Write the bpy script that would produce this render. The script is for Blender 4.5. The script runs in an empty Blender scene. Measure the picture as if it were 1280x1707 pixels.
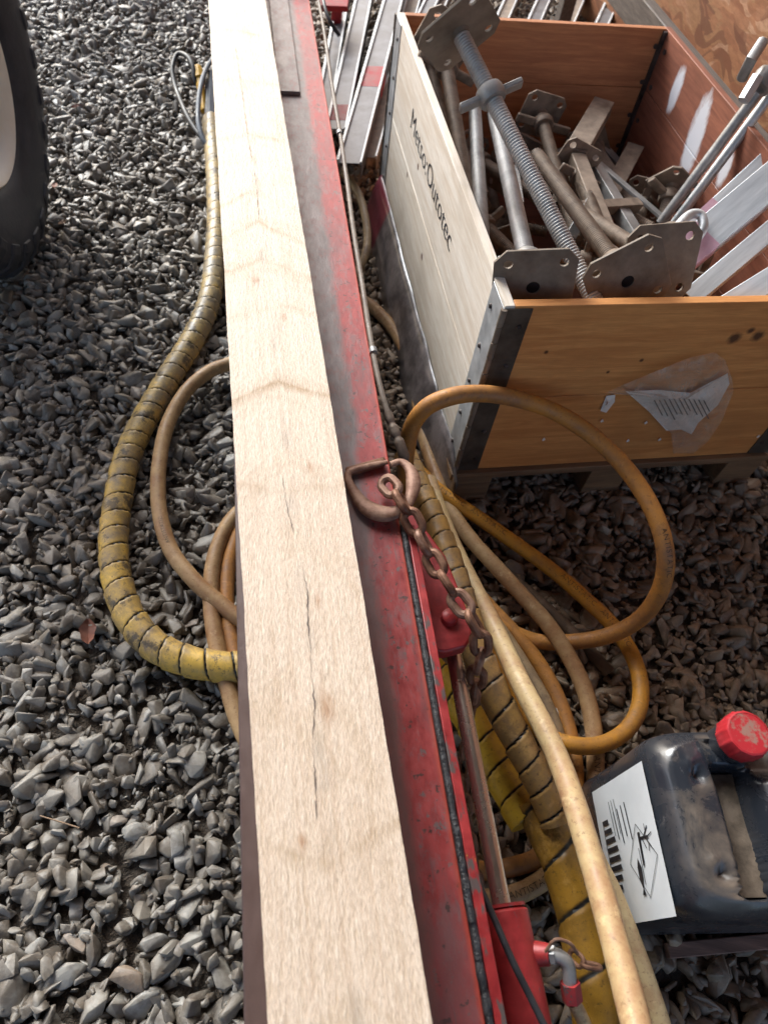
import bpy, bmesh, math, random
import numpy as np
from mathutils import Vector, Matrix, noise as mnoise

# ------------------------------------------------------------------ camera
PW, PH, FPX = 1280.0, 1707.0, 1149.6
CH, PITCH, ROLL = 1.361, 0.96806, 0.17906
_f = Vector((0, math.cos(PITCH), -math.sin(PITCH)))
_r0 = Vector((1, 0, 0)); _u0 = _r0.cross(_f)
_c, _s = math.cos(ROLL), math.sin(ROLL)
CR = _c*_r0 + _s*_u0; CU = -_s*_r0 + _c*_u0
scene = bpy.context.scene
COL = scene.collection
cam_d = bpy.data.cameras.new('camera'); cam = bpy.data.objects.new('camera', cam_d); COL.objects.link(cam)
cam.matrix_world = Matrix(((CR.x, CU.x, -_f.x, 0), (CR.y, CU.y, -_f.y, 0), (CR.z, CU.z, -_f.z, CH), (0, 0, 0, 1)))
cam_d.sensor_fit = 'AUTO'; cam_d.sensor_width = 36.0; cam_d.lens = FPX/PH*36.0
cam_d.clip_start = 0.02; cam_d.clip_end = 500
scene.camera = cam
cam_d.dof.use_dof = True; cam_d.dof.focus_distance = 1.15; cam_d.dof.aperture_fstop = 5.0
def at(px, py, z):
    d = _f + (px-640)/FPX*CR - (py-853.5)/FPX*CU
    t = (z-CH)/d.z
    return Vector((0, 0, CH)) + d*t

# ------------------------------------------------------------------ light
SUN_EL, SUN_AZ = math.radians(32), math.radians(-40)      # azimuth measured from +Y towards +X
w = bpy.data.worlds.new('World'); scene.world = w; w.use_nodes = True
nt = w.node_tree; bg = nt.nodes['Background']
sky = nt.nodes.new('ShaderNodeTexSky'); sky.sky_type = 'NISHITA'; sky.sun_disc = False
sky.sun_elevation = SUN_EL; sky.sun_rotation = SUN_AZ; sky.air_density = 1.0; sky.dust_density = 4.5; sky.ozone_density = 0.4
nt.links.new(sky.outputs[0], bg.inputs[0]); bg.inputs[1].default_value = 0.15
sd = bpy.data.lights.new('sun', 'SUN'); sd.energy = 2.0; sd.angle = math.radians(26); sd.color = (.70, .87, 1.0)
so = bpy.data.objects.new('sun', sd); COL.objects.link(so)
sdir = Vector((math.sin(SUN_AZ)*math.cos(SUN_EL), math.cos(SUN_AZ)*math.cos(SUN_EL), math.sin(SUN_EL)))
so.rotation_euler = sdir.to_track_quat('Z', 'Y').to_euler()
scene.view_settings.view_transform = 'Standard'; scene.view_settings.look = 'None'
scene.view_settings.exposure = 0.85; scene.view_settings.gamma = 1.0
scene.render.engine = 'CYCLES'
scene.cycles.use_denoising = True
scene.cycles.max_bounces = 8

# ------------------------------------------------------------------ material helpers
class NT:
    def __init__(s, name):
        s.m = bpy.data.materials.new(name); s.m.use_nodes = True
        s.t = s.m.node_tree; s.b = s.t.nodes['Principled BSDF']
    def n(s, typ, props=None, **inp):
        nd = s.t.nodes.new('ShaderNode'+typ)
        for k, v in (props or {}).items(): setattr(nd, k, v)
        for k, v in inp.items():
            key = int(k[1:]) if k[0] == '_' and k[1:].isdigit() else k.replace('_', ' ')
            s.put(nd.inputs[key], v)
        return nd
    def put(s, sock, v):
        if isinstance(v, bpy.types.Node): v = v.outputs[0]
        if isinstance(v, bpy.types.NodeSocket): s.t.links.new(v, sock)
        else: sock.default_value = v
    def coord(s, which='Object'):
        return s.n('TexCoord').outputs[which]
    def mapped(s, scale, src=None, rot=(0, 0, 0), loc=(0, 0, 0)):
        return s.n('Mapping', Vector=src if src is not None else s.coord(), Scale=scale, Rotation=rot, Location=loc).outputs[0]
    def noise(s, scale, vec=None, detail=4, rough=.6, dist=0):
        return s.n('TexNoise', Vector=vec if vec is not None else s.coord(), Scale=scale, Detail=detail, Roughness=rough, Distortion=dist).outputs[0]
    def ramp(s, fac, stops, interp='LINEAR'):
        nd = s.n('ValToRGB', Fac=fac); cr = nd.color_ramp; cr.interpolation = interp
        while len(cr.elements) < len(stops): cr.elements.new(.5)
        for e, (p, c) in zip(cr.elements, stops):
            e.position = p; e.color = (c, c, c, 1) if isinstance(c, (int, float)) else (*c, 1)
        return nd.outputs[0]
    def mix(s, fac, a, b, mode='MIX'):
        nd = s.t.nodes.new('ShaderNodeMix'); nd.data_type = 'RGBA'; nd.blend_type = mode
        s.put(nd.inputs[0], fac)
        for sock, v in ((nd.inputs[6], a), (nd.inputs[7], b)):
            s.put(sock, (*v, 1) if isinstance(v, tuple) and len(v) == 3 else v)
        return nd.outputs[2]
    def math(s, op, a, b=0.0, c=0.0):
        nd = s.n('Math', {'operation': op}); s.put(nd.inputs[0], a); s.put(nd.inputs[1], b); s.put(nd.inputs[2], c); return nd.outputs[0]
    def sep(s, v): return s.n('SeparateXYZ', Vector=v).outputs
    def bump(s, h, strength=.3, dist=.01):
        s.put(s.b.inputs['Normal'], s.n('Bump', Strength=strength, Distance=dist, Height=h).outputs[0])
    def out(s, color=None, rough=None, metal=None, spec=None):
        if color is not None: s.put(s.b.inputs['Base Color'], (*color, 1) if isinstance(color, tuple) else color)
        if rough is not None: s.put(s.b.inputs['Roughness'], rough)
        if metal is not None: s.put(s.b.inputs['Metallic'], metal)
        if spec is not None: s.b.inputs['Specular IOR Level'].default_value = spec
        return s.m

def simple(name, c1, c2, scale=30, rough=(.4, .7), metal=0.0, bump=.2, bscale=None, stretch=(1, 1, 1), dist=.002, lo=.35, hi=.65, spec=None):
    k = NT(name); v = k.mapped(stretch)
    n = k.noise(scale, v, 6, .65)
    n2 = k.noise(bscale or scale*4, v, 4)
    k.bump(n2, bump, dist)
    return k.out(k.ramp(n, [(lo, c1), (hi, c2)]), k.ramp(n, [(.3, rough[0]), (.7, rough[1])]), metal, spec)

def pine(name, pale, dark, axis=1, knots=(), scale=1.0, bumpy=.25, splash=()):
    """boards with grain along local axis"""
    k = NT(name)
    st = [14, 14, 14]; st[axis] = 1.1
    co = k.coord()
    v = k.mapped(tuple(st), co)
    wob = k.noise(2.2, k.mapped((1, 1, 1), co), 2)
    g = k.noise(3.0*scale, v, 8, .62, 1.2)
    fine = k.noise(22*scale, v, 3, .6)
    c = k.mix(k.ramp(g, [(.38, 0.0), (.62, 1.0)]), dark, pale)
    c = k.mix(k.ramp(fine, [(.35, .35), (.65, 0.0)]), c, tuple(x*.72 for x in dark))
    blot = k.noise(5, co, 4)
    c = k.mix(k.ramp(blot, [(.5, 0.0), (.7, .5)]), c, tuple(x*.75 for x in dark))
    for (p, r) in knots:
        d = k.n('VectorMath', {'operation': 'DISTANCE'}, _0=co, _1=p).outputs['Value']
        d = k.math('ADD', d, k.math('MULTIPLY', k.math('SUBTRACT', k.noise(60, co), .5), r*.9))
        c = k.mix(k.n('MapRange', Value=d, From_Min=r*.4, From_Max=r, To_Min=1.0, To_Max=0.0).outputs[0], c, (.11, .045, .018))
    for (sx, sz, rx, rz, lean) in splash:
        sp = k.sep(co)
        dz = k.math('SUBTRACT', sp[2], sz); dx = k.math('SUBTRACT', k.math('SUBTRACT', sp[0], sx), k.math('MULTIPLY', dz, lean))
        d = k.math('ADD', k.math('POWER', k.math('ABSOLUTE', k.math('DIVIDE', dx, rx)), 2.0), k.math('POWER', k.math('ABSOLUTE', k.math('DIVIDE', dz, rz)), 2.0))
        d = k.math('ADD', d, k.math('MULTIPLY', k.math('SUBTRACT', k.noise(28, k.mapped((1, 1, .4), co), 5, .75), .5), 1.8))
        c = k.mix(k.ramp(k.math('MULTIPLY', d, .5), [(.28, .92), (.60, 0.0)]), c, (.66, .67, .72))
    k.bump(k.math('ADD', g, fine), bumpy, .0015)
    return k.out(c, .62)

def hose_mat(name, base, dirt, amt=.5, wrap=None, rough=.5, dusty=False):
    """UV: u = metres along, v = turns around"""
    k = NT(name); uv = k.coord('UV'); co = k.coord()
    n = k.noise(9, co, 6, .7); n2 = k.noise(45, co, 5, .7)
    f = k.math('ADD', k.math('MULTIPLY', n, .65), k.math('MULTIPLY', n2, .35))
    c = k.mix(k.ramp(f, [(amt-.09, 1.0), (amt+.1, 0.0)]), base, dirt)
    if dusty:
        far = k.n('MapRange', Value=k.sep(uv)[0], From_Min=.9, From_Max=1.9, To_Min=.75, To_Max=0.0).outputs[0]
        c = k.mix(k.math('MULTIPLY', far, k.ramp(n2, [(.35, 1.0), (.65, .55)])), c, (.27, .25, .20))
        c = k.mix(k.ramp(k.noise(20, co, 6, .75), [(.53, 0.0), (.60, .85)]), c, (.07, .058, .048))
    scr = k.noise(30, k.mapped((8, 40, 1), uv), 4)
    c = k.mix(k.ramp(scr, [(.58, 0.0), (.72, .55)]), c, tuple(x*.4 for x in dirt))
    spk = k.noise(130, co, 4, .7)
    c = k.mix(k.ramp(spk, [(.58, 0.0), (.66, .6)]), c, tuple(x*.6 for x in dirt))
    rub = k.noise(17, k.mapped((1, 1, 1), co, loc=(5, 2, 7)), 6, .75)
    c = k.mix(k.ramp(rub, [(.57, 0.0), (.64, .5)]), c, tuple(min(1, x*1.3+.05) for x in base))
    h = n2
    if wrap:
        sp = k.sep(uv)
        ph = k.math('FRACT', k.math('SUBTRACT', k.math('DIVIDE', sp[0], wrap), sp[1]))
        gap = k.ramp(ph, [(0.0, 1.0), (.05, 1.0), (.075, 0.0), (.95, 0.0), (.99, .9)])
        grime = k.ramp(ph, [(.0, .7), (.28, 0.0)])
        c = k.mix(k.math('MULTIPLY', grime, k.ramp(n2, [(.35, .1), (.6, .8)])), c, tuple(x*.55 for x in dirt))
        c = k.mix(gap, c, (.012, .01, .008))
    k.bump(h, .18, .002)
    return k.out(c, k.ramp(n2, [(.3, rough-.12), (.7, rough+.2)]), 0, .45)

M = {}
# timber ------------------------------------------------------------
def mk_timber():
    k = NT('fresh_sawn_timber'); co = k.coord(); sp = k.sep(co)
    x, y = sp[0], sp[1]
    ax = k.math('ABSOLUTE', k.math('ADD', x, k.math('MULTIPLY', k.math('SUBTRACT', k.noise(1.5, k.mapped((0.01, 1, .01), co), 2), .5), .05)))
    g = k.noise(9, k.mapped((18, .55, 18), co), 6, .6, .6)
    c = k.mix(k.ramp(g, [(.30, 0.0), (.6, 1.0)]), (.66, .495, .365), (.78, .63, .495))
    # broad chevron rings crossing the face
    cv = k.n('CombineXYZ', X=k.math('MULTIPLY', x, .6), Y=k.math('ADD', y, k.math('MULTIPLY', ax, .55))).outputs[0]
    ring = k.noise(6.0, k.mapped((1.3, 1, 1), cv), 3, .5, .25)
    rr = k.ramp(ring, [(.535, 0.0), (.56, .18), (.575, .22), (.60, 0.0)])
    c = k.mix(rr, c, (.50, .34, .19))
    rr2 = k.ramp(k.noise(3.1, k.mapped((2, 1, 1), cv, loc=(7, 3, 0)), 2, .5, .5), [(.66, 0.0), (.74, .15)])
    c = k.mix(rr2, c, (.55, .38, .22))
    # torn saw fibres
    for (y0, x0, sl, amp, off) in CHEV:
        d = k.math('ADD', k.math('SUBTRACT', y, y0), k.math('MULTIPLY', k.math('ABSOLUTE', k.math('SUBTRACT', x, x0)), sl))
        d = k.math('ADD', d, k.math('MULTIPLY', k.math('SUBTRACT', k.noise(11, k.mapped((1, .3, 1), co, loc=(off, 0, 0)), 4), .5), .05))
        mk = k.ramp(k.math('MULTIPLY', k.math('ADD', d, .03), 10), [(.10, 0.0), (.28, amp), (.36, amp*.3), (.62, 0.0)])
        mk = k.math('MULTIPLY', mk, k.ramp(k.noise(16, k.mapped((1, .3, 1), co, loc=(0, off, 0)), 3), [(.38, .15), (.6, 1.0)]))
        c = k.mix(mk, c, (.38, .23, .10))
    fib = k.noise(520, k.mapped((1.0, .2, 1), co, rot=(0, 0, math.radians(-16))), 3, .75)
    fib2 = k.noise(190, k.mapped((1.0, .2, 1), co, rot=(0, 0, math.radians(-20))), 4, .75)
    c = k.mix(k.ramp(fib, [(.36, .5), (.54, 0.0)]), c, (.45, .32, .22))
    c = k.mix(k.ramp(fib2, [(.38, .30), (.50, 0.0)]), c, (.46, .33, .21)); c = k.mix(k.ramp(fib, [(.55, 0.0), (.75, .6)]), c, (.90, .82, .68))
    # grey mineral streak near the pith
    ps = k.math('ABSOLUTE', k.math('SUBTRACT', x, k.math('MULTIPLY', k.math('SUBTRACT', k.noise(5, k.mapped((.01, 1, .01), co), 3), .5), .05)))
    pm = k.math('MULTIPLY', k.ramp(ps, [(0.0, 1.0), (.012, 0.0)]), k.ramp(k.noise(7, k.mapped((.1, 1, .1), co), 3), [(.5, 0.0), (.62, .5)]))
    c = k.mix(pm, c, (.36, .29, .23))
    for (kx, ky, kr) in KNOTS:
        d = k.n('VectorMath', {'operation': 'DISTANCE'}, _0=k.mapped((1, .45, 0), co), _1=(kx, ky*.45, 0)).outputs['Value']
        d = k.math('ADD', d, k.math('MULTIPLY', k.math('SUBTRACT', k.noise(70, co), .5), kr*1.1))
        c = k.mix(k.n('MapRange', Value=d, From_Min=kr*.1, From_Max=kr, To_Min=.6, To_Max=0.0).outputs[0], c, (.36, .16, .06))
    k.bump(k.math('ADD', k.math('MULTIPLY', fib, .5), k.math('ADD', k.math('MULTIPLY', fib2, .6), k.math('MULTIPLY', ring, .1))), .8, .0028)
    return k.out(c, k.ramp(fib2, [(.3, .36), (.7, .6)]), 0, .6)
KNOTS = [(0.012, .26, .012), (-.022, 1.05, .011), (.018, .40, .006), (-.03, .12, .006), (.03, .62, .006), (.02, .95, .008)]
CHEV = [(2.05, -.024, .3, .7, 1), (1.90, -.02, .5, .4, 2), (1.79, -.018, .25, .5, 3), (1.55, -.012, .45, .8, 4), (1.46, -.01, .6, .35, 5), (1.325, -.014, .7, .8, 6), (1.225, -.008, .75, 1.0, 7), (1.09, -.004, .5, .5, 8), (.80, .0, .5, 1.0, 9), (.985, .005, .4, .5, 12), (1.12, -.01, .75, .7, 13), (.58, .0, -.2, .5, 10), (.10, .0, -.35, .45, 11)]
M['timber'] = mk_timber()
M['crack'] = simple('crack_dark', (.06, .045, .04), (.20, .15, .12), 160)
M['knotline'] = simple('pith_line', (.22, .12, .06), (.34, .2, .11), 60)
# rail ---------------------------------------------------------------
def mk_rail():
    k = NT('worn_red_paint'); co = k.coord(); sp = k.sep(co)     # x = across, y = along
    n = k.noise(9, k.mapped((1.5, .6, 1), co), 7, .7); n2 = k.noise(40, k.mapped((1.5, .7, 1), co), 6, .7)
    red = k.mix(k.ramp(n2, [(.3, 0.0), (.7, 1.0)]), (.26, .036, .036), (.43, .07, .066))
    scuff = k.ramp(k.noise(22, k.mapped((2, .8, 1), co, loc=(3, 1, 0)), 7, .75), [(.50, 0.0), (.62, .75)])
    red = k.mix(scuff, red, (.24, .12, .12))
    big = k.ramp(k.noise(6, k.mapped((2.5, .8, 1), co, loc=(9, 2, 0)), 6, .7), [(.46, 0.0), (.62, .7)])
    red = k.mix(big, red, (.20, .085, .085))
    nick = k.ramp(k.noise(90, co, 4, .6), [(.62, 0.0), (.66, .8)])
    red = k.mix(nick, red, (.06, .045, .04))
    scrt = k.ramp(k.noise(20, k.mapped((9, .35, 1), co, rot=(0, 0, .06)), 5, .7), [(.60, 0.0), (.66, .7)])
    red = k.mix(scrt, red, (.16, .10, .10))
    fleck = k.ramp(k.noise(34, k.mapped((1.3, 1, 1), co, loc=(1, 8, 0)), 6, .8), [(.60, 0.0), (.625, .85)])
    red = k.mix(fleck, red, (.15, .125, .12))
    steel = k.mix(k.ramp(n, [(.3, 0.0), (.7, 1.0)]), (.10, .075, .072), (.25, .20, .195))
    steel = k.mix(k.ramp(n2, [(.5, 0.0), (.68, .6)]), steel, (.26, .10, .085))
    steel = k.mix(k.n('MapRange', Value=sp[1], From_Min=.25, From_Max=.75, To_Min=.55, To_Max=0.0).outputs[0], steel, (.24, .085, .07))
    steel = k.mix(k.n('MapRange', Value=sp[0], From_Min=-.01, From_Max=.03, To_Min=.85, To_Max=0.0).outputs[0], steel, (.075, .052, .047))
    edge = k.math('ADD', sp[0], k.math('MULTIPLY', k.math('SUBTRACT', n, .5), .05))
    f = k.n('MapRange', Value=edge, From_Min=.139, From_Max=.153, To_Min=0.0, To_Max=1.0).outputs[0]
    # bright orange-red worn arris
    ed = k.n('MapRange', Value=sp[0], From_Min=.188, From_Max=.194, To_Min=0.0, To_Max=.8).outputs[0]
    red = k.mix(ed, red, (.48, .07, .04))
    k.bump(k.math('ADD', n2, k.math('MULTIPLY', scuff, .4)), .25, .002)
    return k.out(k.mix(f, steel, red), k.ramp(n2, [(.3, .28), (.7, .55)]), .15, .6)
M['rail'] = mk_rail()
def mk_red(name, chip=.6, yellow=False):
    k = NT(name); co = k.coord()
    n2 = k.noise(35, co, 6, .7)
    red = k.mix(k.ramp(n2, [(.3, 0.0), (.7, 1.0)]), (.22, .018, .02), (.44, .035, .035))
    ch = k.noise(60, k.mapped((1, .35, 1), co), 5, .7)
    red = k.mix(k.ramp(ch, [(chip-.02, 0.0), (chip+.03, 1.0)]), red, (.1, .075, .07))
    if yellow:
        red = k.mix(k.ramp(k.noise(14, co, 5, .8), [(.62, 0.0), (.66, 1.0)]), red, (.5, .22, .03))
    k.bump(ch, .25, .002)
    return k.out(red, k.ramp(n2, [(.3, .3), (.7, .55)]), .05, .6)
M['red'] = mk_red('red_machine_paint', .66)
M['red_chipped'] = mk_red('chipped_red_edge_paint', .56, True)
M['grease'] = simple('greasy_weld', (.012, .012, .014), (.06, .06, .065), 120, (.25, .6), .2, .8, 200, dist=.004)
M['pink'] = mk_red('faded_pink_paint', .6)
M['darksteel'] = simple('dark_steel', (.035, .03, .03), (.11, .09, .085), 25, (.35, .6), .5)
M['chrome'] = simple('oily_piston_chrome', (.56, .47, .40), (.66, .57, .50), 8, (.2, .32), .9, .05, stretch=(1, 1, 1))
M['galv'] = simple('galvanised_steel', (.42, .44, .46), (.62, .64, .66), 25, (.35, .55), .55, .12)
M['alu'] = simple('bright_aluminium', (.48, .51, .54), (.68, .71, .74), 60, (.3, .5), .25, .12, stretch=(1, .1, 1))
M['spindle'] = simple('used_zinc_thread', (.32, .31, .30), (.56, .55, .54), 16, (.42, .6), .45, .1)
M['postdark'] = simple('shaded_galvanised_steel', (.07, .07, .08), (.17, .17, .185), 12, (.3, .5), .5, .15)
M['galv_dull'] = simple('dull_galvanised_steel', (.22, .215, .21), (.40, .395, .39), 18, (.38, .6), .55, .15)
M['plate'] = simple('dirty_base_plate_steel', (.11, .082, .06), (.23, .185, .145), 14, (.5, .75), .15, .2)
M['hingedark'] = simple('dull_hinge_steel', (.06, .05, .042), (.13, .11, .09), 18, (.3, .5), .4, .2)
M['brownsteel'] = simple('dusty_steel', (.13, .095, .07), (.29, .225, .175), 22, (.5, .75), .25, .3)
M['rust'] = simple('rusty_iron', (.12, .05, .028), (.30, .16, .10), 45, (.45, .75), .45, .5, dist=.001)
M['wornlink'] = simple('worn_rusty_link', (.15, .065, .038), (.34, .21, .15), 50, (.4, .7), .35, .4, dist=.001)
M['redband'] = simple('red_band_paint', (.25, .015, .02), (.42, .03, .04), 25)
M['pinkband'] = simple('faded_pink_band', (.55, .30, .38), (.62, .42, .5), 25)
M['black'] = simple('black_rubber', (.01, .01, .012), (.03, .03, .034), 20, (.35, .6))
M['yellowplug'] = simple('yellow_plug_plastic', (.55, .30, .02), (.75, .42, .03), 20)
M['bluegrey'] = simple('blue_grey_plastic', (.07, .085, .11), (.14, .165, .2), 20)
def mk_tyre():
    k = NT('tyre_rubber'); co = k.coord()
    n = k.noise(12, co, 6, .7)
    c = k.mix(k.ramp(n, [(.4, 0.0), (.75, 1.0)]), (.016, .022, .034), (.055, .06, .075))
    k.bump(k.noise(60, co, 5), .3, .003)
    return k.out(c, k.ramp(n, [(.3, .38), (.7, .65)]), 0, .5)
M['tyre'] = mk_tyre()
M['rim'] = simple('cream_rim_paint', (.78, .72, .60), (.86, .82, .72), 8, (.3, .5), 0, .1)
M['hub'] = simple('cream_hub_paint', (.42, .37, .28), (.6, .54, .42), 8, (.3, .5), 0, .1)
# hoses
M['hose_beige'] = hose_mat('beige_hose', (.44, .285, .14), (.28, .145, .065), .50)
M['hose_pale'] = hose_mat('pale_yellow_hose', (.56, .41, .21), (.38, .20, .10), .47)
M['hose_ochre'] = hose_mat('ochre_hose', (.48, .205, .04), (.27, .125, .05), .47)
M['hose_yellow'] = hose_mat('yellow_hose', (.56, .25, .025), (.32, .15, .045), .45)
M['hose_brown'] = hose_mat('dirty_brown_hose', (.13, .085, .055), (.07, .048, .035), .5)
M['hose_tan'] = hose_mat('tan_hose', (.34, .24, .13), (.18, .12, .075), .5)
M['hose_grey'] = hose_mat('grey_thin_hose', (.30, .25, .2), (.16, .12, .095), .5)
M['wrap_left'] = hose_mat('dusty_yellow_spiral_wrap', (.66, .42, .085), (.22, .165, .115), .475, .046, .4, True)
M['wrap_right'] = hose_mat('yellow_spiral_wrap', (.46, .26, .07), (.20, .125, .065), .5, .044, .45)
M['wrap_b'] = hose_mat('bright_yellow_spiral_wrap', (.58, .36, .03), (.30, .17, .03), .42, .05, .4)
M['sleeve'] = hose_mat('ochre_sleeve', (.38, .19, .015), (.15, .08, .02), .47, .085, .5)
M['ink'] = simple('hose_print_ink', (.03, .02, .01), (.05, .035, .02), 20)
# crate: one pine; light and shade of left and end panels put into colour
kn = [((.25, .0, .42), .012)]
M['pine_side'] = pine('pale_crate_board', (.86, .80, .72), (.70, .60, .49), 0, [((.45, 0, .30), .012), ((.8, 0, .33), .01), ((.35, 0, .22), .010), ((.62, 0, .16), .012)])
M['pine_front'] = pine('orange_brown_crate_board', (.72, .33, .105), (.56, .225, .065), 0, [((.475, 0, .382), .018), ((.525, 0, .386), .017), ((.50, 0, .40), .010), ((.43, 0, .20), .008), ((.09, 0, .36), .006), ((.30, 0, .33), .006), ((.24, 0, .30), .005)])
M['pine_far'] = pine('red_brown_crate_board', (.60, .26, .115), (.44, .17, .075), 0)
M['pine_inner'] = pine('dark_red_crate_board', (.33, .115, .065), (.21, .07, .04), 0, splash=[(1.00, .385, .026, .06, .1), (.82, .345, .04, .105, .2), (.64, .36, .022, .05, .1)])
M['pallet'] = pine('pallet_board', (.28, .17, .09), (.17, .10, .055), 0)
def mk_osb():
    k = NT('strand_board'); co = k.coord()
    wv = k.n('VectorMath', {'operation': 'ADD'}, _0=co, _1=k.n('VectorMath', {'operation': 'SCALE'}, _0=k.n('TexNoise', Vector=co, Scale=4.0).outputs['Color'], Scale=.18).outputs[0]).outputs[0]
    cols = None
    c = (.34, .17, .08)
    for i, rx in enumerate((.3, -.5, 1.2)):
        v = k.n('TexVoronoi', {'feature': 'F1'}, Vector=k.mapped((1, 9, 34), wv, rot=(rx, 0, 0), loc=(i*3.1, 0, 0)), Scale=1.0, Randomness=1.0)
        q = k.sep(v.outputs['Color'])
        c = k.mix(k.ramp(q[0], [(.45, 0.0), (.5, .8)]), c, k.ramp(q[1], [(0.0, (.13, .045, .022)), (.45, (.27, .10, .045)), (.85, (.38, .17, .08)), (1.0, (.50, .30, .19))]))
    n = k.noise(26, k.mapped((1, 1, 4), co, rot=(.4, 0, 0)), 5, .7)
    c = k.mix(k.ramp(n, [(.4, .45), (.6, 0.0)]), c, (.16, .06, .025))
    k.bump(n, .4, .003)
    return k.out(c, .55)
M['osb'] = mk_osb()
M['roofmat'] = simple('roof_boards', (.16, .11, .07), (.26, .18, .12), 3)
M['post'] = pine('barn_post_wood', (.3, .2, .12), (.2, .13, .08), 2)
M['greywood'] = simple('weathered_grey_rail', (.055, .042, .035), (.13, .105, .09), 14, (.5, .8), 0, .4, stretch=(8, 1, 8))
# can
def mk_can():
    k = NT('dusty_black_plastic'); co = k.coord()
    n = k.noise(11, co, 6, .7, .6); n2 = k.noise(70, k.mapped((3, 1, 1), co), 5, .7)
    g = k.n('NewGeometry')
    up = k.sep(g.outputs['Normal'])[2]
    dust = k.math('MULTIPLY', k.ramp(n, [(.45, 0.0), (.68, .6)]), k.ramp(up, [(.5, .1), (.95, 1.0)]))
    c = k.mix(dust, (.022, .026, .034), (.24, .185, .135))
    c = k.mix(k.ramp(n2, [(.62, 0.0), (.7, .5)]), c, (.14, .13, .13))
    k.bump(n2, .15, .001)
    return k.out(c, k.ramp(n, [(.35, .15), (.65, .42)]), 0, .8)
M['can'] = mk_can()
M['candirt'] = simple('dirt_crust', (.08, .058, .04), (.20, .15, .11), 30, (.7, .9), 0, .5)
def mk_cap():
    k = NT('red_cap_plastic'); co = k.coord()
    n = k.noise(40, co, 6, .7)
    c = k.mix(k.ramp(n, [(.5, 0.0), (.6, .85)]), (.42, .022, .03), (.27, .18, .14))
    k.bump(n, .3, .001)
    return k.out(c, .45)
M['cap'] = mk_cap()
M['capside'] = simple('red_cap_side', (.34, .015, .02), (.5, .03, .04), 20, (.3, .5))
M['paper'] = simple('white_label_paper', (.66, .69, .72), (.74, .77, .80), 12, (.45, .6), 0, .05)
M['labelink'] = simple('label_print', (.015, .015, .02), (.03, .03, .035), 20, (.4, .6))
M['docpaper'] = simple('creased_white_paper', (.74, .69, .62), (.84, .80, .74), 12, (.5, .7), 0, .3)
def mk_film(name, col, alpha, rough):
    k = NT(name); co = k.coord(); n = k.noise(25, co, 5, .7, 1.0)
    k.bump(n, .6, .004)
    k.put(k.b.inputs['Alpha'], k.ramp(n, [(.4, alpha*.7), (.65, min(1, alpha*1.7))]))
    return k.out(col, rough, 0, .6)
M['pouch'] = mk_film('clear_plastic_pouch', (.62, .50, .40), .27, .15)
def mk_sheet():
    k = NT('grey_plastic_sheet'); co = k.coord(); y = k.sep(co)[1]
    n = k.noise(14, co, 5, .7)
    c = k.mix(k.ramp(n, [(.4, 0.0), (.6, 1.0)]), (.06, .052, .056), (.20, .175, .18))
    f = k.math('MULTIPLY', k.ramp(y, [(.36, 0.0), (.38, 1.0), (.56, 1.0), (.58, 0.0)]), .9)
    c = k.mix(f, c, (.16, .012, .03))
    k.bump(n, .5, .004)
    return k.out(c, .3, 0, .6)
M['sheet'] = mk_sheet()
M['leaf'] = simple('dead_leaf', (.12, .045, .03), (.26, .10, .06), 30, (.5, .8))
M['dryleaf'] = simple('dry_straw', (.30, .19, .11), (.42, .28, .18), 30, (.5, .8))
M['stick'] = pine('old_lath', (.34, .19, .14), (.13, .07, .05), 0)
# ground
def mk_gravel():
    k = NT('crushed_stone'); geo = k.n('NewGeometry'); rnd = geo.outputs['Random Per Island']
    pos = geo.outputs['Position']; sp = k.sep(pos)
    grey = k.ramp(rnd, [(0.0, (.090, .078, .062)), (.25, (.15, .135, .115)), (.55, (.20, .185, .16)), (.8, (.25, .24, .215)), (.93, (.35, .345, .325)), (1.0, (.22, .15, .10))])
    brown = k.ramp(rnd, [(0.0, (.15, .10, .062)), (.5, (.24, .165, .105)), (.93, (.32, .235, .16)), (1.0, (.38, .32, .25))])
    # browner right of the machine and under it: warm shade put into the colour
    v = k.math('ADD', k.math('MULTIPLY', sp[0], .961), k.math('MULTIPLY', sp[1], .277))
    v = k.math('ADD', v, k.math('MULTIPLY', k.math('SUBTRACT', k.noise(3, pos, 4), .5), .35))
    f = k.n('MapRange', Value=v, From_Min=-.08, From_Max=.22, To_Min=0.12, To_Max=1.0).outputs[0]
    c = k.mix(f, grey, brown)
    n = k.noise(160, pos, 5, .7); n2 = k.noise(30, pos, 4)
    c = k.mix(k.ramp(n, [(.45, .0), (.7, .5)]), c, (.30, .27, .23))
    c = k.mix(k.ramp(n2, [(.46, .0), (.62, .65)]), c, (.105, .078, .056))
    k.bump(n, .35, .003)
    return k.out(c, k.ramp(n, [(.3, .34), (.7, .62)]), 0, .6)
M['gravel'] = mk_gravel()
M['soil'] = simple('stony_soil', (.06, .046, .034), (.13, .10, .075), 40, (.7, .95), 0, 1.0, 120, dist=.02)

# ------------------------------------------------------------------ object helpers
WM = {}
def link(o, parent=None, mat=None):
    COL.objects.link(o)
    if parent is not None:
        o.parent = parent
        WM[o.name] = WM[parent.name].copy()
    return o
def thing(name, label, cat, loc=(0, 0, 0), rot=None, group=None):
    o = bpy.data.objects.new(name, None); COL.objects.link(o)
    m = Matrix.Translation(Vector(loc)) @ (rot.to_4x4() if rot is not None else Matrix.Identity(4))
    o.matrix_world = m; o.empty_display_size = .05; WM[o.name] = m
    o['label'] = label; o['category'] = cat
    if group: o['group'] = group
    return o
def frame(x, y, z): return Matrix((x, y, z)).transposed()
def rotz(a): return Matrix.Rotation(a, 3, 'Z')

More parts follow.
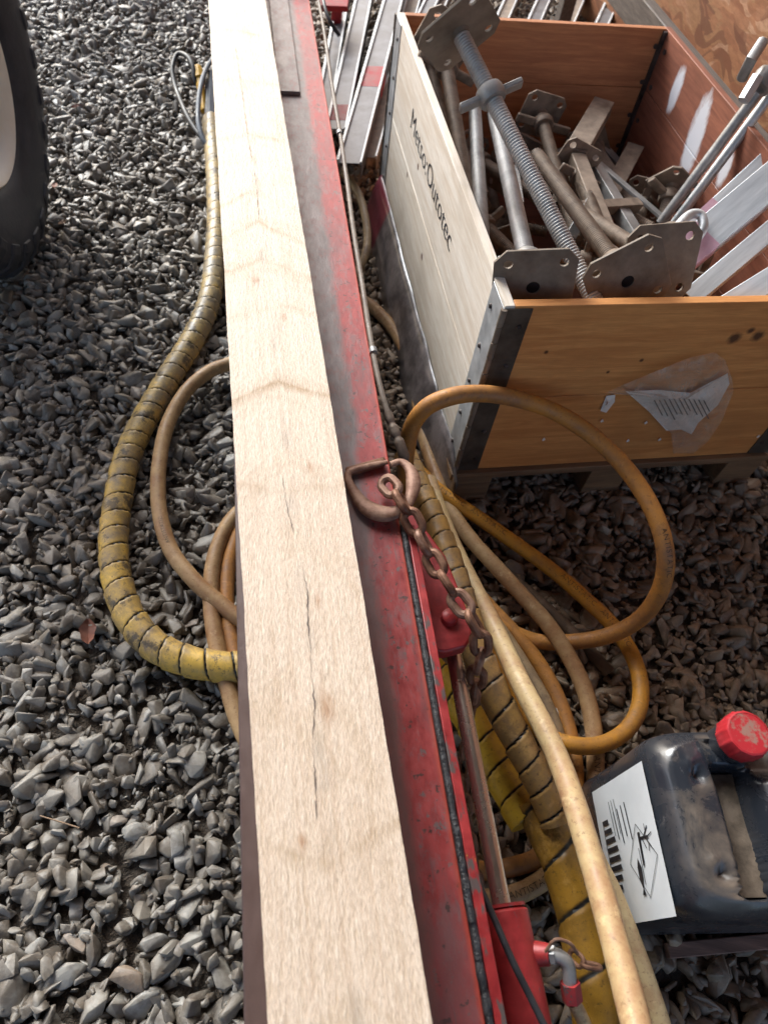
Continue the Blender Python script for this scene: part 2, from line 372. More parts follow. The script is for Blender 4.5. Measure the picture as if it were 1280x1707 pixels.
class MB:
    def __init__(s): s.v = []; s.f = []; s.uv = {}; s.mi = {}
    def add(s, vs, fs, mi=0):
        b = len(s.v); s.v += [Vector(p) for p in vs]
        for f in fs:
            if mi: s.mi[len(s.f)] = mi
            s.f.append([i+b for i in f])
        return s
    def box(s, lo, hi, R=None, T=None, mi=0):
        (a, b, c), (d, e, f) = lo, hi
        vs = [Vector(p) for p in ((a, b, c), (d, b, c), (d, e, c), (a, e, c), (a, b, f), (d, b, f), (d, e, f), (a, e, f))]
        if R is not None: vs = [R @ p for p in vs]
        if T is not None: vs = [p + Vector(T) for p in vs]
        return s.add(vs, [(0, 3, 2, 1), (4, 5, 6, 7), (0, 1, 5, 4), (1, 2, 6, 5), (2, 3, 7, 6), (3, 0, 4, 7)], mi)
    def prism(s, poly, up, mi=0):
        """poly: list of 3D points, extruded by vector up"""
        n = len(poly); up = Vector(up)
        vs = [Vector(p) for p in poly] + [Vector(p)+up for p in poly]
        return s.add(vs, [list(range(n))[::-1], list(range(n, 2*n))] + [(i, (i+1) % n, n+(i+1) % n, n+i) for i in range(n)], mi)
    def tube(s, pts, rad, seg=20, uv=True, cap=True, rfun=None, flat=None, mi=0, up0=None, warp=None):
        """pts: dense list; rad float or list; rfun(s, turn)->radius offset"""
        pts = [Vector(p) for p in pts]; n = len(pts)
        tan = [(pts[min(i+1, n-1)]-pts[max(i-1, 0)]).normalized() for i in range(n)]
        up = Vector(up0) if up0 is not None else Vector((0, 0, 1))
        if abs(up.dot(tan[0])) > .95: up = Vector((1, 0, 0))
        nx = (up-tan[0]*up.dot(tan[0])).normalized(); base = len(s.v); L = 0; Ls = []; frames = []
        for i in range(n):
            if i: L += (pts[i]-pts[i-1]).length
            nx = (nx-tan[i]*nx.dot(tan[i])).normalized(); by = tan[i].cross(nx)
            Ls.append(L); frames.append((nx.copy(), by))
            r = rad[i] if isinstance(rad, (list, tuple)) else rad
            for k in range(seg):
                a = 2*math.pi*k/seg; rr = r+(rfun(warp(L) if warp else L, k/seg) if rfun else 0)
                q = (nx*math.cos(a)*(flat or 1) + by*math.sin(a))*rr
                s.v.append(pts[i]+q)
        Us = [warp(q) for q in Ls] if warp else Ls
        for i in range(n-1):
            for k in range(seg):
                k2 = (k+1) % seg
                fi = len(s.f)
                s.f.append([base+i*seg+k, base+(i+1)*seg+k, base+(i+1)*seg+k2, base+i*seg+k2])
                s.uv[fi] = [(Us[i], k/seg), (Us[i+1], k/seg), (Us[i+1], (k+1)/seg), (Us[i], (k+1)/seg)]
                if mi: s.mi[fi] = mi
        if cap:
            for f in ([base+k for k in range(seg)], [base+(n-1)*seg+k for k in range(seg)][::-1]):
                if mi: s.mi[len(s.f)] = mi
                s.f.append(f)
        s.path = (pts, Ls, tan, frames)
        return s
    def ring(s, pts, r, seg=8):
        """closed loop tube"""
        pts = [Vector(p) for p in pts]; n = len(pts); base = len(s.v)
        c = sum(pts, Vector())/n
        nrm = sum(((pts[i]-c).cross(pts[(i+1) % n]-c) for i in range(n)), Vector()).normalized()
        for i in range(n):
            t = (pts[(i+1) % n]-pts[i-1]).normalized(); o = t.cross(nrm)
            for k in range(seg):
                a = 2*math.pi*k/seg; s.v.append(pts[i]+(o*math.cos(a)+nrm*math.sin(a))*r)
        for i in range(n):
            for k in range(seg):
                a, b = i*seg, ((i+1) % n)*seg; k2 = (k+1) % seg
                s.f.append([base+a+k, base+b+k, base+b+k2, base+a+k2])
        return s
    def lathe(s, prof, seg=32, R=None, T=None, mi=0, close=False):
        """prof (r,z) about local z"""
        base = len(s.v)
        for (r, z) in prof:
            for k in range(seg):
                a = 2*math.pi*k/seg; p = Vector((r*math.cos(a), r*math.sin(a), z))
                if R is not None: p = R @ p
                if T is not None: p = p+Vector(T)
                s.v.append(p)
        n = len(prof)
        rngs = range(n if close else n-1)
        for i in rngs:
            j = (i+1) % n
            for k in range(seg):
                k2 = (k+1) % seg
                if mi: s.mi[len(s.f)] = mi
                s.f.append([base+i*seg+k, base+i*seg+k2, base+j*seg+k2, base+j*seg+k])
        if not close:
            if prof[0][0] > 1e-6: s.f.append([base+k for k in range(seg)][::-1])
            if prof[-1][0] > 1e-6: s.f.append([base+(n-1)*seg+k for k in range(seg)])
        return s
    def build(s, name, mats, parent=None, world=True, smooth=True, bevel=0, seg=2, angle=35):
        if not isinstance(mats, (list, tuple)): mats = [mats]
        vs = s.v
        if parent is not None and world:
            inv = WM[parent.name].inverted(); vs = [inv @ p for p in vs]
        me = bpy.data.meshes.new(name); me.from_pydata([tuple(p) for p in vs], [], s.f)
        for m in mats: me.materials.append(M[m] if isinstance(m, str) else m)
        if s.uv:
            l = me.uv_layers.new(name='UVMap')
            for fi, uv in s.uv.items():
                p = me.polygons[fi]
                for li, c in zip(p.loop_indices, uv): l.data[li].uv = c
        for fi, mi in s.mi.items(): me.polygons[fi].material_index = mi
        if smooth:
            me.polygons.foreach_set('use_smooth', [True]*len(me.polygons))
            try: me.set_sharp_from_angle(angle=math.radians(angle))
            except Exception: pass
        me.update()
        o = bpy.data.objects.new(name, me)
        if parent is None: COL.objects.link(o); WM[o.name] = Matrix.Identity(4)
        else: link(o, parent)
        if bevel:
            b = o.modifiers.new('bevel', 'BEVEL'); b.width = bevel; b.segments = seg; b.limit_method = 'ANGLE'; b.angle_limit = math.radians(40)
        return o
def solo(mb, name, mats, label, cat, group=None, **kw):
    """a thing of one mesh with its origin at its base"""
    n = len(mb.v); c = sum(mb.v, Vector())/n; c.z = min(p.z for p in mb.v)
    mb.v = [p-c for p in mb.v]
    o = mb.build(name, mats, None, **kw); o.location = c; WM[o.name] = Matrix.Translation(c)
    o['label'] = label; o['category'] = cat
    if group: o['group'] = group
    return o

def spline(ctrl, step=.006):
    """centripetal-ish Catmull-Rom through control points, dense samples"""
    P = [Vector(p) for p in ctrl]; P = [P[0]*2-P[1]] + P + [P[-1]*2-P[-2]]; out = []
    for i in range(1, len(P)-2):
        p0, p1, p2, p3 = P[i-1:i+3]; n = max(2, int((p2-p1).length/step))
        t01 = max((p1-p0).length, 1e-4)**.5; t12 = max((p2-p1).length, 1e-4)**.5; t23 = max((p3-p2).length, 1e-4)**.5
        m1 = (p2-p1)+t12*((p1-p0)/t01-(p2-p0)/(t01+t12)); m2 = (p2-p1)+t12*((p3-p2)/t23-(p3-p1)/(t12+t23))
        for k in range(n):
            t = k/n; a = 2*(p1-p2)+m1+m2; b = -3*(p1-p2)-2*m1-m2
            out.append(a*t**3+b*t*t+m1*t+p1)
    out.append(P[-2]); return out
def px(lst): return [at(*p) for p in lst]

def text_mesh(body, size, spacing=1.0):
    cu = bpy.data.curves.new('t', 'FONT'); cu.body = body; cu.size = size; cu.resolution_u = 3; cu.space_character = spacing; cu.offset = -.012*size if size < .05 else -.0004
    ob = bpy.data.objects.new('t', cu); COL.objects.link(ob)
    dg = bpy.context.evaluated_depsgraph_get(); dg.update()
    me = ob.evaluated_get(dg).to_mesh()
    vs = [v.co.copy() for v in me.vertices]; fs = [list(p.vertices) for p in me.polygons]
    ob.evaluated_get(dg).to_mesh_clear()
    bpy.data.objects.remove(ob); bpy.data.curves.remove(cu)
    return vs, fs

def print_on(hose, path, rad, body, s0, turn, size, name='printed_text', flip=False, sp=1.1):
    """writing wrapped onto a tube surface; turn = fraction round the tube for the middle of the letters"""
    pts, Ls, tan, fr = path
    vs, fs = text_mesh(body, size, sp); out = []
    Lmax = Ls[-1]
    for v in vs:
        x = -v.x if flip else v.x; y = (v.y-size*.35) if flip else -(v.y-size*.35)
        s = min(max(s0+x, 0), Lmax-1e-4); i = int(np.searchsorted(Ls, s))-1; i = max(0, min(i, len(pts)-2))
        t = (s-Ls[i])/max(Ls[i+1]-Ls[i], 1e-6)
        p = pts[i].lerp(pts[i+1], t); nx = fr[i][0].lerp(fr[i+1][0], t).normalized(); by = fr[i][1].lerp(fr[i+1][1], t).normalized()
        a = 2*math.pi*turn+y/rad
        out.append(p+(nx*math.cos(a)+by*math.sin(a))*(rad+.0006))
    mb = MB(); mb.add(out, fs)
    return mb.build(name, 'ink', hose, smooth=False)

rng = random.Random(11)

# ------------------------------------------------------------------ ground
g = MB(); S = 60; N = 24
ys = [-S, -8, -2, 6, 14, S]
g.add([(x, y, -.012) for y in ys for x in ys], [(j*6+i, j*6+i+1, (j+1)*6+i+1, (j+1)*6+i) for j in range(5) for i in range(5)])
o = g.build('ground', 'soil', smooth=False); o['kind'] = 'structure'

def gravel():
    R = np.random.default_rng(5)
    variants = []
    for k in range(26):
        bm = bmesh.new()
        n = int(R.integers(11, 18))
        for i in range(n):
            d = R.normal(size=3); d /= np.linalg.norm(d)
            d = np.sign(d)*np.abs(d)**.75
            bm.verts.new(Vector(d*R.uniform(.82, 1.0)))
        r = bmesh.ops.convex_hull(bm, input=bm.verts)
        bmesh.ops.delete(bm, geom=[e for e in r['geom_interior'] if isinstance(e, bmesh.types.BMVert)], context='VERTS')
        bmesh.ops.dissolve_limit(bm, angle_limit=math.radians(14), verts=bm.verts, edges=bm.edges)
        bmesh.ops.bevel(bm, geom=list(bm.edges), offset=.055, segments=1, affect='EDGES', clamp_overlap=True)
        bmesh.ops.triangulate(bm, faces=bm.faces)
        bm.verts.index_update()
        variants.append((np.array([v.co[:] for v in bm.verts]), np.array([[v.index for v in f.verts] for f in bm.faces])))
        bm.free()
    V = []; F = []; base = 0
    cf, cr, cu = np.array(_f), np.array(CR), np.array(CU)
    def place(x, y, z, a, R):
        nonlocal base
        vv, ff = variants[int(R.integers(len(variants)))]
        sc = np.array([a*R.uniform(1.0, 1.6), a*R.uniform(.55, .95), a*R.uniform(.32, .62)])
        q = R.normal(size=3)*np.array([.6, .6, 0]); yaw = R.uniform(0, 2*np.pi)
        c, s = np.cos(yaw), np.sin(yaw)
        Rz = np.array([[c, -s, 0], [s, c, 0], [0, 0, 1]])
        c, s = np.cos(q[0]), np.sin(q[0]); Rx = np.array([[1, 0, 0], [0, c, -s], [0, s, c]])
        c, s = np.cos(q[1]), np.sin(q[1]); Ry = np.array([[c, 0, s], [0, 1, 0], [-s, 0, c]])
        w_ = (vv*sc) @ (Rz@Rx@Ry).T + np.array([x, y, z])
        V.append(w_); F.append(ff+base); base += len(vv)
    cell = .0198
    for iy in range(int(-1.0/cell), int(5.6/cell)):
        for ix in range(int(-3.4/cell), int(2.6/cell)):
            x = (ix+R.uniform(-.1, 1.1))*cell; y = (iy+R.uniform(-.1, 1.1))*cell
            d = np.array([x, y, -CH]); dz = d@cf
            if dz < .2: continue
            u_ = 640+FPX*(d@cr)/dz; v_ = 853.5-FPX*(d@cu)/dz
            if u_ < -330 or u_ > 1610 or v_ < -160 or v_ > 2000: continue
            a = float(np.clip(R.lognormal(math.log(.0158), .40), .005, .036))
            place(x, y, R.uniform(-.009, .004), a, R)
            if R.random() < .22: place(x+R.uniform(-.01, .01), y, R.uniform(.002, .010), a*.75, R)
            if R.random() < .5: place(x+R.uniform(-.012, .012), y+R.uniform(-.012, .012), R.uniform(-.002, .006), R.uniform(.0035, .0075), R)
    V = np.concatenate(V); F = np.concatenate(F)
    me = bpy.data.meshes.new('gravel')
    me.vertices.add(len(V)); me.vertices.foreach_set('co', V.astype(np.float32).ravel())
    me.loops.add(F.size); me.loops.foreach_set('vertex_index', F.astype(np.int32).ravel())
    me.polygons.add(len(F)); me.polygons.foreach_set('loop_start', np.arange(0, F.size, 3, dtype=np.int32))
    me.polygons.foreach_set('loop_total', np.full(len(F), 3, dtype=np.int32))
    me.update(calc_edges=True); me.validate()
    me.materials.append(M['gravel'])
    ob = bpy.data.objects.new('gravel', me); COL.objects.link(ob)
    ob['kind'] = 'stuff'; ob['label'] = 'crushed grey and brown stones covering the ground'; ob['category'] = 'gravel'
    print('gravel tris', len(F))
gravel()

# ------------------------------------------------------------------ crate frame
O = Vector((.1447, 1.005, 0)); YAWC = .2973
E_ = Vector((math.cos(YAWC), math.sin(YAWC), 0)); N_ = Vector((-math.sin(YAWC), math.cos(YAWC), 0)); Z_ = Vector((0, 0, 1))
CL, CW, CZ0, CZ1 = 1.1875, .80, .12, .59
def cf(e, n, z): return O+E_*e+N_*n+Z_*z

# ------------------------------------------------------------------ barn
barn = thing('barn', 'barn wall of orange brown strand board rising behind the crate at top right', 'barn', cf(1.28, .8, 0))
def ebox(mb, e0, e1, n0, n1, z0, z1, mi=0):
    return mb.box((e0, n0, z0), (e1, n1, z1), frame(E_, N_, Z_), O, mi)
ebox(MB(), 1.28, 1.30, -1.2, 5.2, 0, 3.0).build('wall_board', 'osb', barn, bevel=.001)
for k in range(4): ebox(MB(), 1.305, 1.42, -1.1+k*2.0, -.98+k*2.0, 0, 3.1).build('post', 'post', barn, bevel=.004)
rf = MB(); ebox(rf, -3.2, 1.6, -3.4, 1.3, 3.1, 3.16)  # unseen overhead slab, added and sized to block part of the sky light
rf.build('roof', 'roofmat', barn)

# ------------------------------------------------------------------ timber
TY = math.radians(-17.86)
tdir = Vector((math.sin(TY), math.cos(TY), 0)); tper = Vector((math.cos(TY), -math.sin(TY), 0))
TZ = .55
_l = at(447, 1707, TZ); _rr = at(721, 1707, TZ)
vl, vr = _l.dot(tper), _rr.dot(tper)
tc = (vl+vr)/2; tw = vr-vl
T0 = tper*tc
timber = thing('timber_beam', 'long pale fresh sawn timber beam lying on top of the red steel rail', 'timber beam', (T0.x, T0.y, TZ-.098), frame(tper, tdir, Z_))
mb = MB(); ny = 420; s0, s1 = -.55, 3.35
prof = [(-tw/2, 0), (tw/2, 0), (tw/2, .098), (-tw/2, .098)]
vs = []
CRN = .0013
nx_ = [(-.5, 0), (.5, 0), (.5, 1)] + [(.5-i/10, 1) for i in range(1, 10)] + [(-.5, 1)]
for j in range(ny+1):
    y = s0+(s1-s0)*j/ny
    wob = .0012*(mnoise.noise(Vector((0, y*6, 1))))
    for (a, b) in nx_:
        vs.append((a*tw+(wob+.0006*mnoise.noise(Vector((a*9, y*38, 3))) if abs(a) == .5 else 0), y, b*.098+(.0008*mnoise.noise(Vector((a*8, y*9, 5))) if b else 0)))
m_ = len(nx_); fs = []
for j in range(ny):
    for i in range(m_):
        i2 = (i+1) % m_; fs.append((j*m_+i, j*m_+i2, (j+1)*m_+i2, (j+1)*m_+i))
fs += [list(range(m_))[::-1], [ny*m_+i for i in range(m_)]]
mb.add(vs, fs)
mb.build('sawn_wood', 'timber', timber, world=False)
def strip_from_px(pts, wid, seed, z=TZ+.0011):
    """thin jagged split in the wood along a line on the upper face"""
    r = random.Random(seed); P = spline(px([(a, b, z) for a, b in pts]), .004); mb = MB(); vs = []; n = len(P)
    for i, p in enumerate(P):
        t = (P[min(i+1, n-1)]-P[max(i-1, 0)]).normalized(); q = Vector((-t.y, t.x, 0))
        ww = wid*(.15+.85*abs(math.sin(i*.37+seed)*math.sin(i*.11+seed*2)))*min(1, i/4, (n-1-i)/4+.02)
        j = q*r.uniform(-.0009, .0009)
        vs += [p+j-q*ww, p+j+q*ww]
    mb.add(vs, [(2*i, 2*i+1, 2*i+3, 2*i+2) for i in range(n-1)]); return mb
strip_from_px([(503, 940), (512, 985), (513, 1030), (517, 1080), (519, 1130)], .0010, 3).build('drying_crack', 'crack', timber, smooth=False)
strip_from_px([(519, 1125), (524, 1180), (521, 1235)], .0009, 5).build('drying_crack', 'crack', timber, smooth=False)
strip_from_px([(522, 1245), (526, 1310), (529, 1370)], .0009, 8).build('drying_crack', 'crack', timber, smooth=False)
strip_from_px([(470, 790), (480, 850), (490, 890)], .0007, 9).build('drying_crack', 'crack', timber, smooth=False)
strip_from_px([(392, 75), (402, 140), (412, 215), (421, 270)], .0009, 2).build('pith_line', 'knotline', timber, smooth=False)
strip_from_px([(425, 285), (429, 325), (432, 372)], .0010, 4).build('pith_line', 'knotline', timber, smooth=False)

# ------------------------------------------------------------------ machine rail
RY = math.radians(-16.1)
rdir = Vector((math.sin(RY), math.cos(RY), 0)); rper = Vector((math.cos(RY), -math.sin(RY), 0))
RZ = .45
def rf_(v, s, z): return rper*v+rdir*s+Z_*z
mach = thing('splitter_frame', 'long red painted steel machine rail with hydraulic ram, under the pale timber beam', 'machine', (0, 0, 0), frame(rper, rdir, Z_))
def rbox(v0, v1, s0, s1, z0, z1): return MB().box((v0, s0, z0), (v1, s1, z1))
rail = rbox(-.060, .196, -.55, 3.3, RZ-.014, RZ).build('rail', 'rail', mach, world=False, bevel=.002)
rbox(.055, .075, -.55, 3.3, .22, RZ-.014).build('web', 'darksteel', mach, world=False)
rbox(-.045, .175, -.55, 3.3, .205, .22).build('lower_flange', 'darksteel', mach, world=False, bevel=.002)
for s_ in (-.4, 2.6):
    MB().box((-.02, s_, .0), (.15, s_+.09, .205)).build('foot', 'red', mach, world=False, bevel=.004)
rbox(.206, .219, -.55, .575, .30, RZ+.001).build('edge_plate', 'red_chipped', mach, world=False, bevel=.0015)
# greasy weld bead in the groove
mb = MB(); n = 260; pts = []; rad = []
for i in range(n+1):
    s_ = -.55+1.125*i/n
    pts.append(Vector((.2005+.0012*mnoise.noise(Vector((s_*30, 0, 0))), s_, RZ-.0015+.0012*mnoise.noise(Vector((0, s_*45, 0)))))); rad.append(.0052+.0016*mnoise.noise(Vector((s_*70, 3, 0))))
mb.tube(pts, rad, 10); mb.build('weld_bead', 'grease', mach, world=False)
rbox(.07, .1285, 1.935, 3.3, RZ+.0005, RZ+.010).build('wear_strip', 'rail', mach, world=False, bevel=.0015)
rbox(-.02, .20, 2.62, 2.72, RZ+.0105, RZ+.035).build('cross_plate', 'red', mach, world=False, bevel=.003)
# bracket plate with bolt
zb = .40
br = MB(); poly = px([(676, 838, zb), (700, 868, zb), (742, 925, zb), (785, 1030, zb), (787, 1062, zb), (776, 1078, zb), (742, 1087, zb), (700, 1080, zb), (668, 930, zb)])
br.prism(poly[::-1], (0, 0, -.028)); brk = br.build('bracket_plate', 'red', mach, bevel=.004, seg=3)
c = at(748, 1031, zb)
MB().lathe([(0, .014), (.008, .0135), (.0125, .010), (.0135, .004), (.0138, 0), (.0138, -.004)][::-1], 24, T=c).build('bolt', 'red', brk)
# hydraulic ram
pa, pb = at(748, 1050, .345), at(838, 1520, .345); d = (pb-pa).normalized()
MB().tube([pa, pa+d*.02, pb], .0125, 28).build('piston_rod', 'chrome', mach)
# rod clevis under the bracket
MB().tube([pa-d*.03, pa+d*.03], .020, 24).build('rod_eye', 'red', mach)
barrel = MB().tube([pb-d*.004, pb, pb+d*.001, pb+d*.06, pb+d*.5], [.026, .0315, .0325, .0325, .0325], 36).build('ram_barrel', 'red', mach)
MB().lathe([(.018, 0), (.0305, 0), (.0305, .004), (.018, .004)], 28, frame(d.cross(Z_).normalized(), Z_, d) if False else d.to_track_quat('Z', 'Y').to_matrix(), pb-d*.008, close=True).build('gland_ring', 'pink', mach)
# port, elbow, nut, thin hose
q0 = at(893, 1590, .355); q1 = at(925, 1592, .365); q2 = at(944, 1604, .365); q3 = at(950, 1640, .355)
MB().tube([q0-(q1-q0)*.5, q0, q0.lerp(q1, .7)], [.014, .0145, .0125], 20).build('hose_port', 'pink', barrel)
fit = MB(); fit.tube(spline([q0.lerp(q1, .6), q1, q2, q3], .004), .0085, 16)
fit.tube([q0.lerp(q1, .75), q1], .0115, 6, cap=True)
fit.build('elbow_fitting', 'galv_dull', barrel, angle=25)
q4 = at(954, 1668, .345)
MB().tube([q3.lerp(q4, -.1), q4], .0125, 6).build('hose_nut', 'pink', barrel, angle=20)
MB().tube(spline([q4, at(966, 1690, .33), at(985, 1740, .31), at(1000, 1850, .28)]), .0085, 16).build('pressure_hose', 'hose_pale', barrel)
MB().tube(spline(px([(908, 1588, .37), (925, 1566, .38), (950, 1573, .375), (962, 1590, .36)])), .0022, 8).build('wire_loop', 'wornlink', barrel)
# thin hydraulic line along the rail edge with crimp fittings
hl = px([(527, -20, .452), (540, 50, .452), (553, 140, .452), (568, 230, .452), (578, 300, .452), (590, 390, .452), (603, 470, .452), (616, 555, .452), (628, 620, .448), (640, 668, .44), (648, 693, .43)])
MB().tube(spline(hl), .0052, 12).build('hydraulic_line', 'hose_grey', mach)
h2 = px([(646, 688, .43), (656, 715, .42), (667, 742, .41), (678, 775, .39), (690, 815, .36)])
P = spline(h2, .004); rr_ = []
for i in range(len(P)):
    t = i/len(P); rr_.append(.0085 if t < .12 else .0066 if t < .17 else .0095 if t < .30 else .0075 if t < .36 else .0098 if t < .62 else .0068)
MB().tube(P, rr_, 18).build('crimp_fitting', 'brownsteel', mach, angle=50)
for q in ((566, 222), (622, 585)):
    c = at(q[0], q[1], .452); MB().tube([c-rdir*.006, c+rdir*.006], .0078, 12).build('line_clip', 'galv_dull', mach)

# ------------------------------------------------------------------ chain hook and chain
hookt = thing('chain_hook', 'rusty forged chain hook gripping the edge of the red rail', 'hook', at(632, 815, RZ))
hp = [(646, 770, .462), (612, 777, .461), (582, 787, .461), (580, 797, .461), (590, 818, .461), (603, 838, .461), (622, 852, .462), (645, 857, .464), (668, 850, .468), (683, 832, .47), (689, 806, .472), (683, 782, .472), (668, 770, .470), (651, 774, .468)]
P = spline(px(hp), .003); n = len(P)
rr_ = []
for i in range(n):
    t = i/(n-1)
    rr_.append(.0058+.0095*math.exp(-((t-.50)/.15)**2)+.0062*math.exp(-((t-.80)/.10)**2)-.0012*math.exp(-((t-.02)/.05)**2))
MB().tube(P, rr_, 16, flat=.55, up0=(0, 0, 1)).build('hook_body', 'wornlink', hookt)
cup = MB(); pl = px([(640, 766, .452), (575, 784, .452), (577, 797, .452), (643, 778, .452)])
cup.prism(pl[::-1], (0, 0, .010)); cup.build('hook_tongue', 'rust', hookt, bevel=.003)

def chain(name, path, wire, ll, lw, mats, label, seed=1, roll=0.6, start=0.0):
    P = spline(path, .002); L = [0]
    for i in range(1, len(P)): L.append(L[-1]+(P[i]-P[i-1]).length)
    pitch = ll-2*wire*1.05; r = random.Random(seed)
    t = thing(name, label, 'chain', (P[0].x, P[0].y, min(p.z for p in P)))
    def pos(s):
        i = min(max(int(np.searchsorted(L, s)), 1), len(P)-1); f = (s-L[i-1])/max(L[i]-L[i-1], 1e-9); return P[i-1].lerp(P[i], f)
    k = 0; s = start
    while s+pitch < L[-1]:
        a, b = pos(s), pos(s+pitch); d = (b-a).normalized(); c = (a+b)/2
        up = Z_-d*Z_.dot(d)
        if up.length < .2: up = Vector((1, 0, 0))-d*d.x
        up.normalize(); sd_ = d.cross(up)
        ang = (roll if k % 2 == 0 else roll+math.pi/2)+r.uniform(-.22, .22)
        nrm = up*math.cos(ang)+sd_*math.sin(ang); wid = d.cross(nrm)
        hl_ = (ll-lw)/2; R_ = lw/2-wire; pts = []
        for j in range(9):
            a_ = -math.pi/2+math.pi*j/8; pts.append(c+d*(hl_+R_*math.cos(a_))+wid*(R_*math.sin(a_)))
        for j in range(9):
            a_ = math.pi/2+math.pi*j/8; pts.append(c+d*(-hl_+R_*math.cos(a_))+wid*(R_*math.sin(a_)))
        MB().ring(pts, wire, 10).build('link', mats[0 if (k+seed) % 3 else 1], t)
        s += pitch; k += 1
    return t
chain('load_chain', px([(640, 800, .474), (660, 822, .482), (678, 850, .478), (700, 893, .462), (722, 935, .452), (747, 977, .447), (772, 1012, .444), (795, 1040, .436), (803, 1075, .41), (796, 1115, .36), (790, 1165, .29)]), .0068, .051, .036,
      ('rust', 'wornlink'), 'rusty link chain hanging from the hook over the red bracket', 3)
chain('slack_chain', px([(792, 1150, .25), (780, 1210, .20), (772, 1290, .16), (780, 1370, .13), (790, 1440, .10), (800, 1500, .06)]), .0045, .040, .026,
      ('rust', 'rust'), 'dark rusty slack chain hanging in shade beside the piston rod', 5)
chain('small_chain', px([(950, 1588, .20), (968, 1606, .215), (990, 1614, .22), (1015, 1608, .22)]), .0035, .032, .021,
      ('rust', 'wornlink'), 'short rusty chain crossing the yellow hose sleeve near the hydraulic fitting', 7)

# ------------------------------------------------------------------ hoses
def hose(name, label, pts, r, mat, part='rubber_tube', wrap=None, step=.007, seg=22, text=()):
    P = spline(px(pts) if len(pts[0]) == 3 and isinstance(pts[0], tuple) else pts, step)
    t = thing(name, label, 'hose', (P[0].x, P[0].y, max(0, min(p.z for p in P)-r)))
    f = None
    if wrap:
        def f(s, turn):
            ph = (s/wrap-turn) % 1.0
            return -.0036 if ph < .06 else .0030*(1-ph)
    sd0 = len(name)*1.7+len(P)*.01
    wf = (lambda q: q+.011*mnoise.noise(Vector((q*9, sd0, 0)))) if wrap else None
    if not f:
        def f(q, turn): return r*(.035*mnoise.noise(Vector((q*14, sd0, 0)))+.02*mnoise.noise(Vector((q*60, turn*3, sd0))))
    m = MB().tube(P, r, seg, rfun=f, warp=wf)
    path = m.path
    ob = m.build(part, mat, t, angle=60)
    for (body, s0, turn, size, flip) in text: print_on(ob, path, r, body, s0, turn, size, flip=flip)
    return t, path
rS = .0172
# long beige hose: left loop, passes under the rail, comes back past the crate and runs down the right side
HA = [(420, 1042, .03), (398, 1030, .035), (360, 1000, .04), (320, 963, .045), (285, 916, .045), (266, 850, .045), (266, 772, .045), (281, 705, .045), (312, 651, .05), (350, 619, .05), (388, 604, .05), (450, 570, .045), (540, 505, .04), (600, 500, .03),
      (640, 530, .025), (668, 570, .025), (688, 625, .03), (698, 680, .035), (710, 740, .04), (728, 795, .05), (748, 845, .06), (780, 893, .06), (820, 938, .06), (868, 990, .055), (912, 1040, .05), (948, 1095, .045), (974, 1150, .04), (988, 1210, .035), (992, 1270, .03), (989, 1330, .03),
      (970, 1395, .03), (930, 1445, .03), (880, 1482, .025), (830, 1497, .025), (760, 1500, .02), (640, 1460, .02), (500, 1360, .02), (410, 1230, .02), (376, 1130, .025), (357, 1050, .03), (352, 975, .03), (363, 912, .03), (390, 862, .03), (450, 820, .03)]
hoseA = hose('long_hose', 'long beige hose looping out left of the beam and down the right side', HA, rS, 'hose_beige')
HB = [(700, 790, .025), (722, 850, .022), (742, 900, .02), (770, 955, .02), (808, 1003, .02), (852, 1050, .02), (892, 1098, .02), (922, 1148, .02), (944, 1205, .02), (956, 1265, .02), (958, 1325, .02), (942, 1385, .02), (905, 1425, .02), (850, 1446, .02), (790, 1450, .02), (650, 1400, .02), (500, 1290, .02), (415, 1160, .02), (385, 1060, .02), (378, 980, .02), (386, 920, .02), (410, 870, .02), (470, 840, .02)]
hose('inner_hose', 'ochre hose running inside the long beige hose on the right', HB, rS*.95, 'hose_ochre')
HC = [(676, 850, .10), (676, 800, .20), (678, 750, .30), (688, 708, .36), (712, 678, .40), (752, 661, .42), (800, 656, .42), (858, 664, .41), (925, 687, .39), (995, 733, .37), (1055, 797, .35), (1095, 868, .33), (1109, 930, .29), (1098, 988, .22), (1065, 1032, .15), (1012, 1060, .09), (950, 1070, .04), (890, 1068, .02), (830, 1040, .02), (780, 1000, .02)]
hoseC = hose('looped_hose', 'ochre hose arching up in a big loop in front of the wooden crate', HC, rS*.98, 'hose_ochre')
HD = [(672, 745, .06), (692, 778, .07), (735, 820, .07), (795, 861, .07), (862, 908, .065), (922, 952, .06), (975, 998, .055), (1020, 1042, .055), (1052, 1090, .06), (1067, 1140, .06), (1062, 1188, .06), (1037, 1223, .06), (992, 1243, .07), (945, 1240, .07), (905, 1222, .05), (872, 1183, .035), (842, 1130, .03), (800, 1070, .03)]
hoseD = hose('printed_hose', 'yellow hose with black printing crossing the gravel below the looped hose', HD, rS*.95, 'hose_yellow')
hose('dirty_hose', 'dark brown dirty hose half hidden on gravel under the yellow hoses', [(700, 820, .015), (760, 880, .015), (830, 945, .015), (900, 1005, .015), (960, 1062, .015), (1015, 1122, .012)], .0145, 'hose_brown')
HE = [(715, 800, .10), (735, 860, .12), (765, 930, .14), (800, 1000, .17), (835, 1070, .21), (868, 1140, .25), (902, 1205, .28), (932, 1270, .30), (957, 1340, .33), (980, 1415, .35), (1002, 1490, .37), (1024, 1570, .39), (1045, 1650, .41), (1068, 1740, .43), (1095, 1850, .45)]
hose('front_hose', 'pale yellow hose in front of all others, thickest at the bottom edge', HE, rS*1.02, 'hose_pale', step=.006)
HF = [(958, 1340, .22), (985, 1420, .22), (1018, 1490, .21), (1050, 1570, .2), (1075, 1640, .19), (1098, 1710, .18), (1125, 1800, .17)]
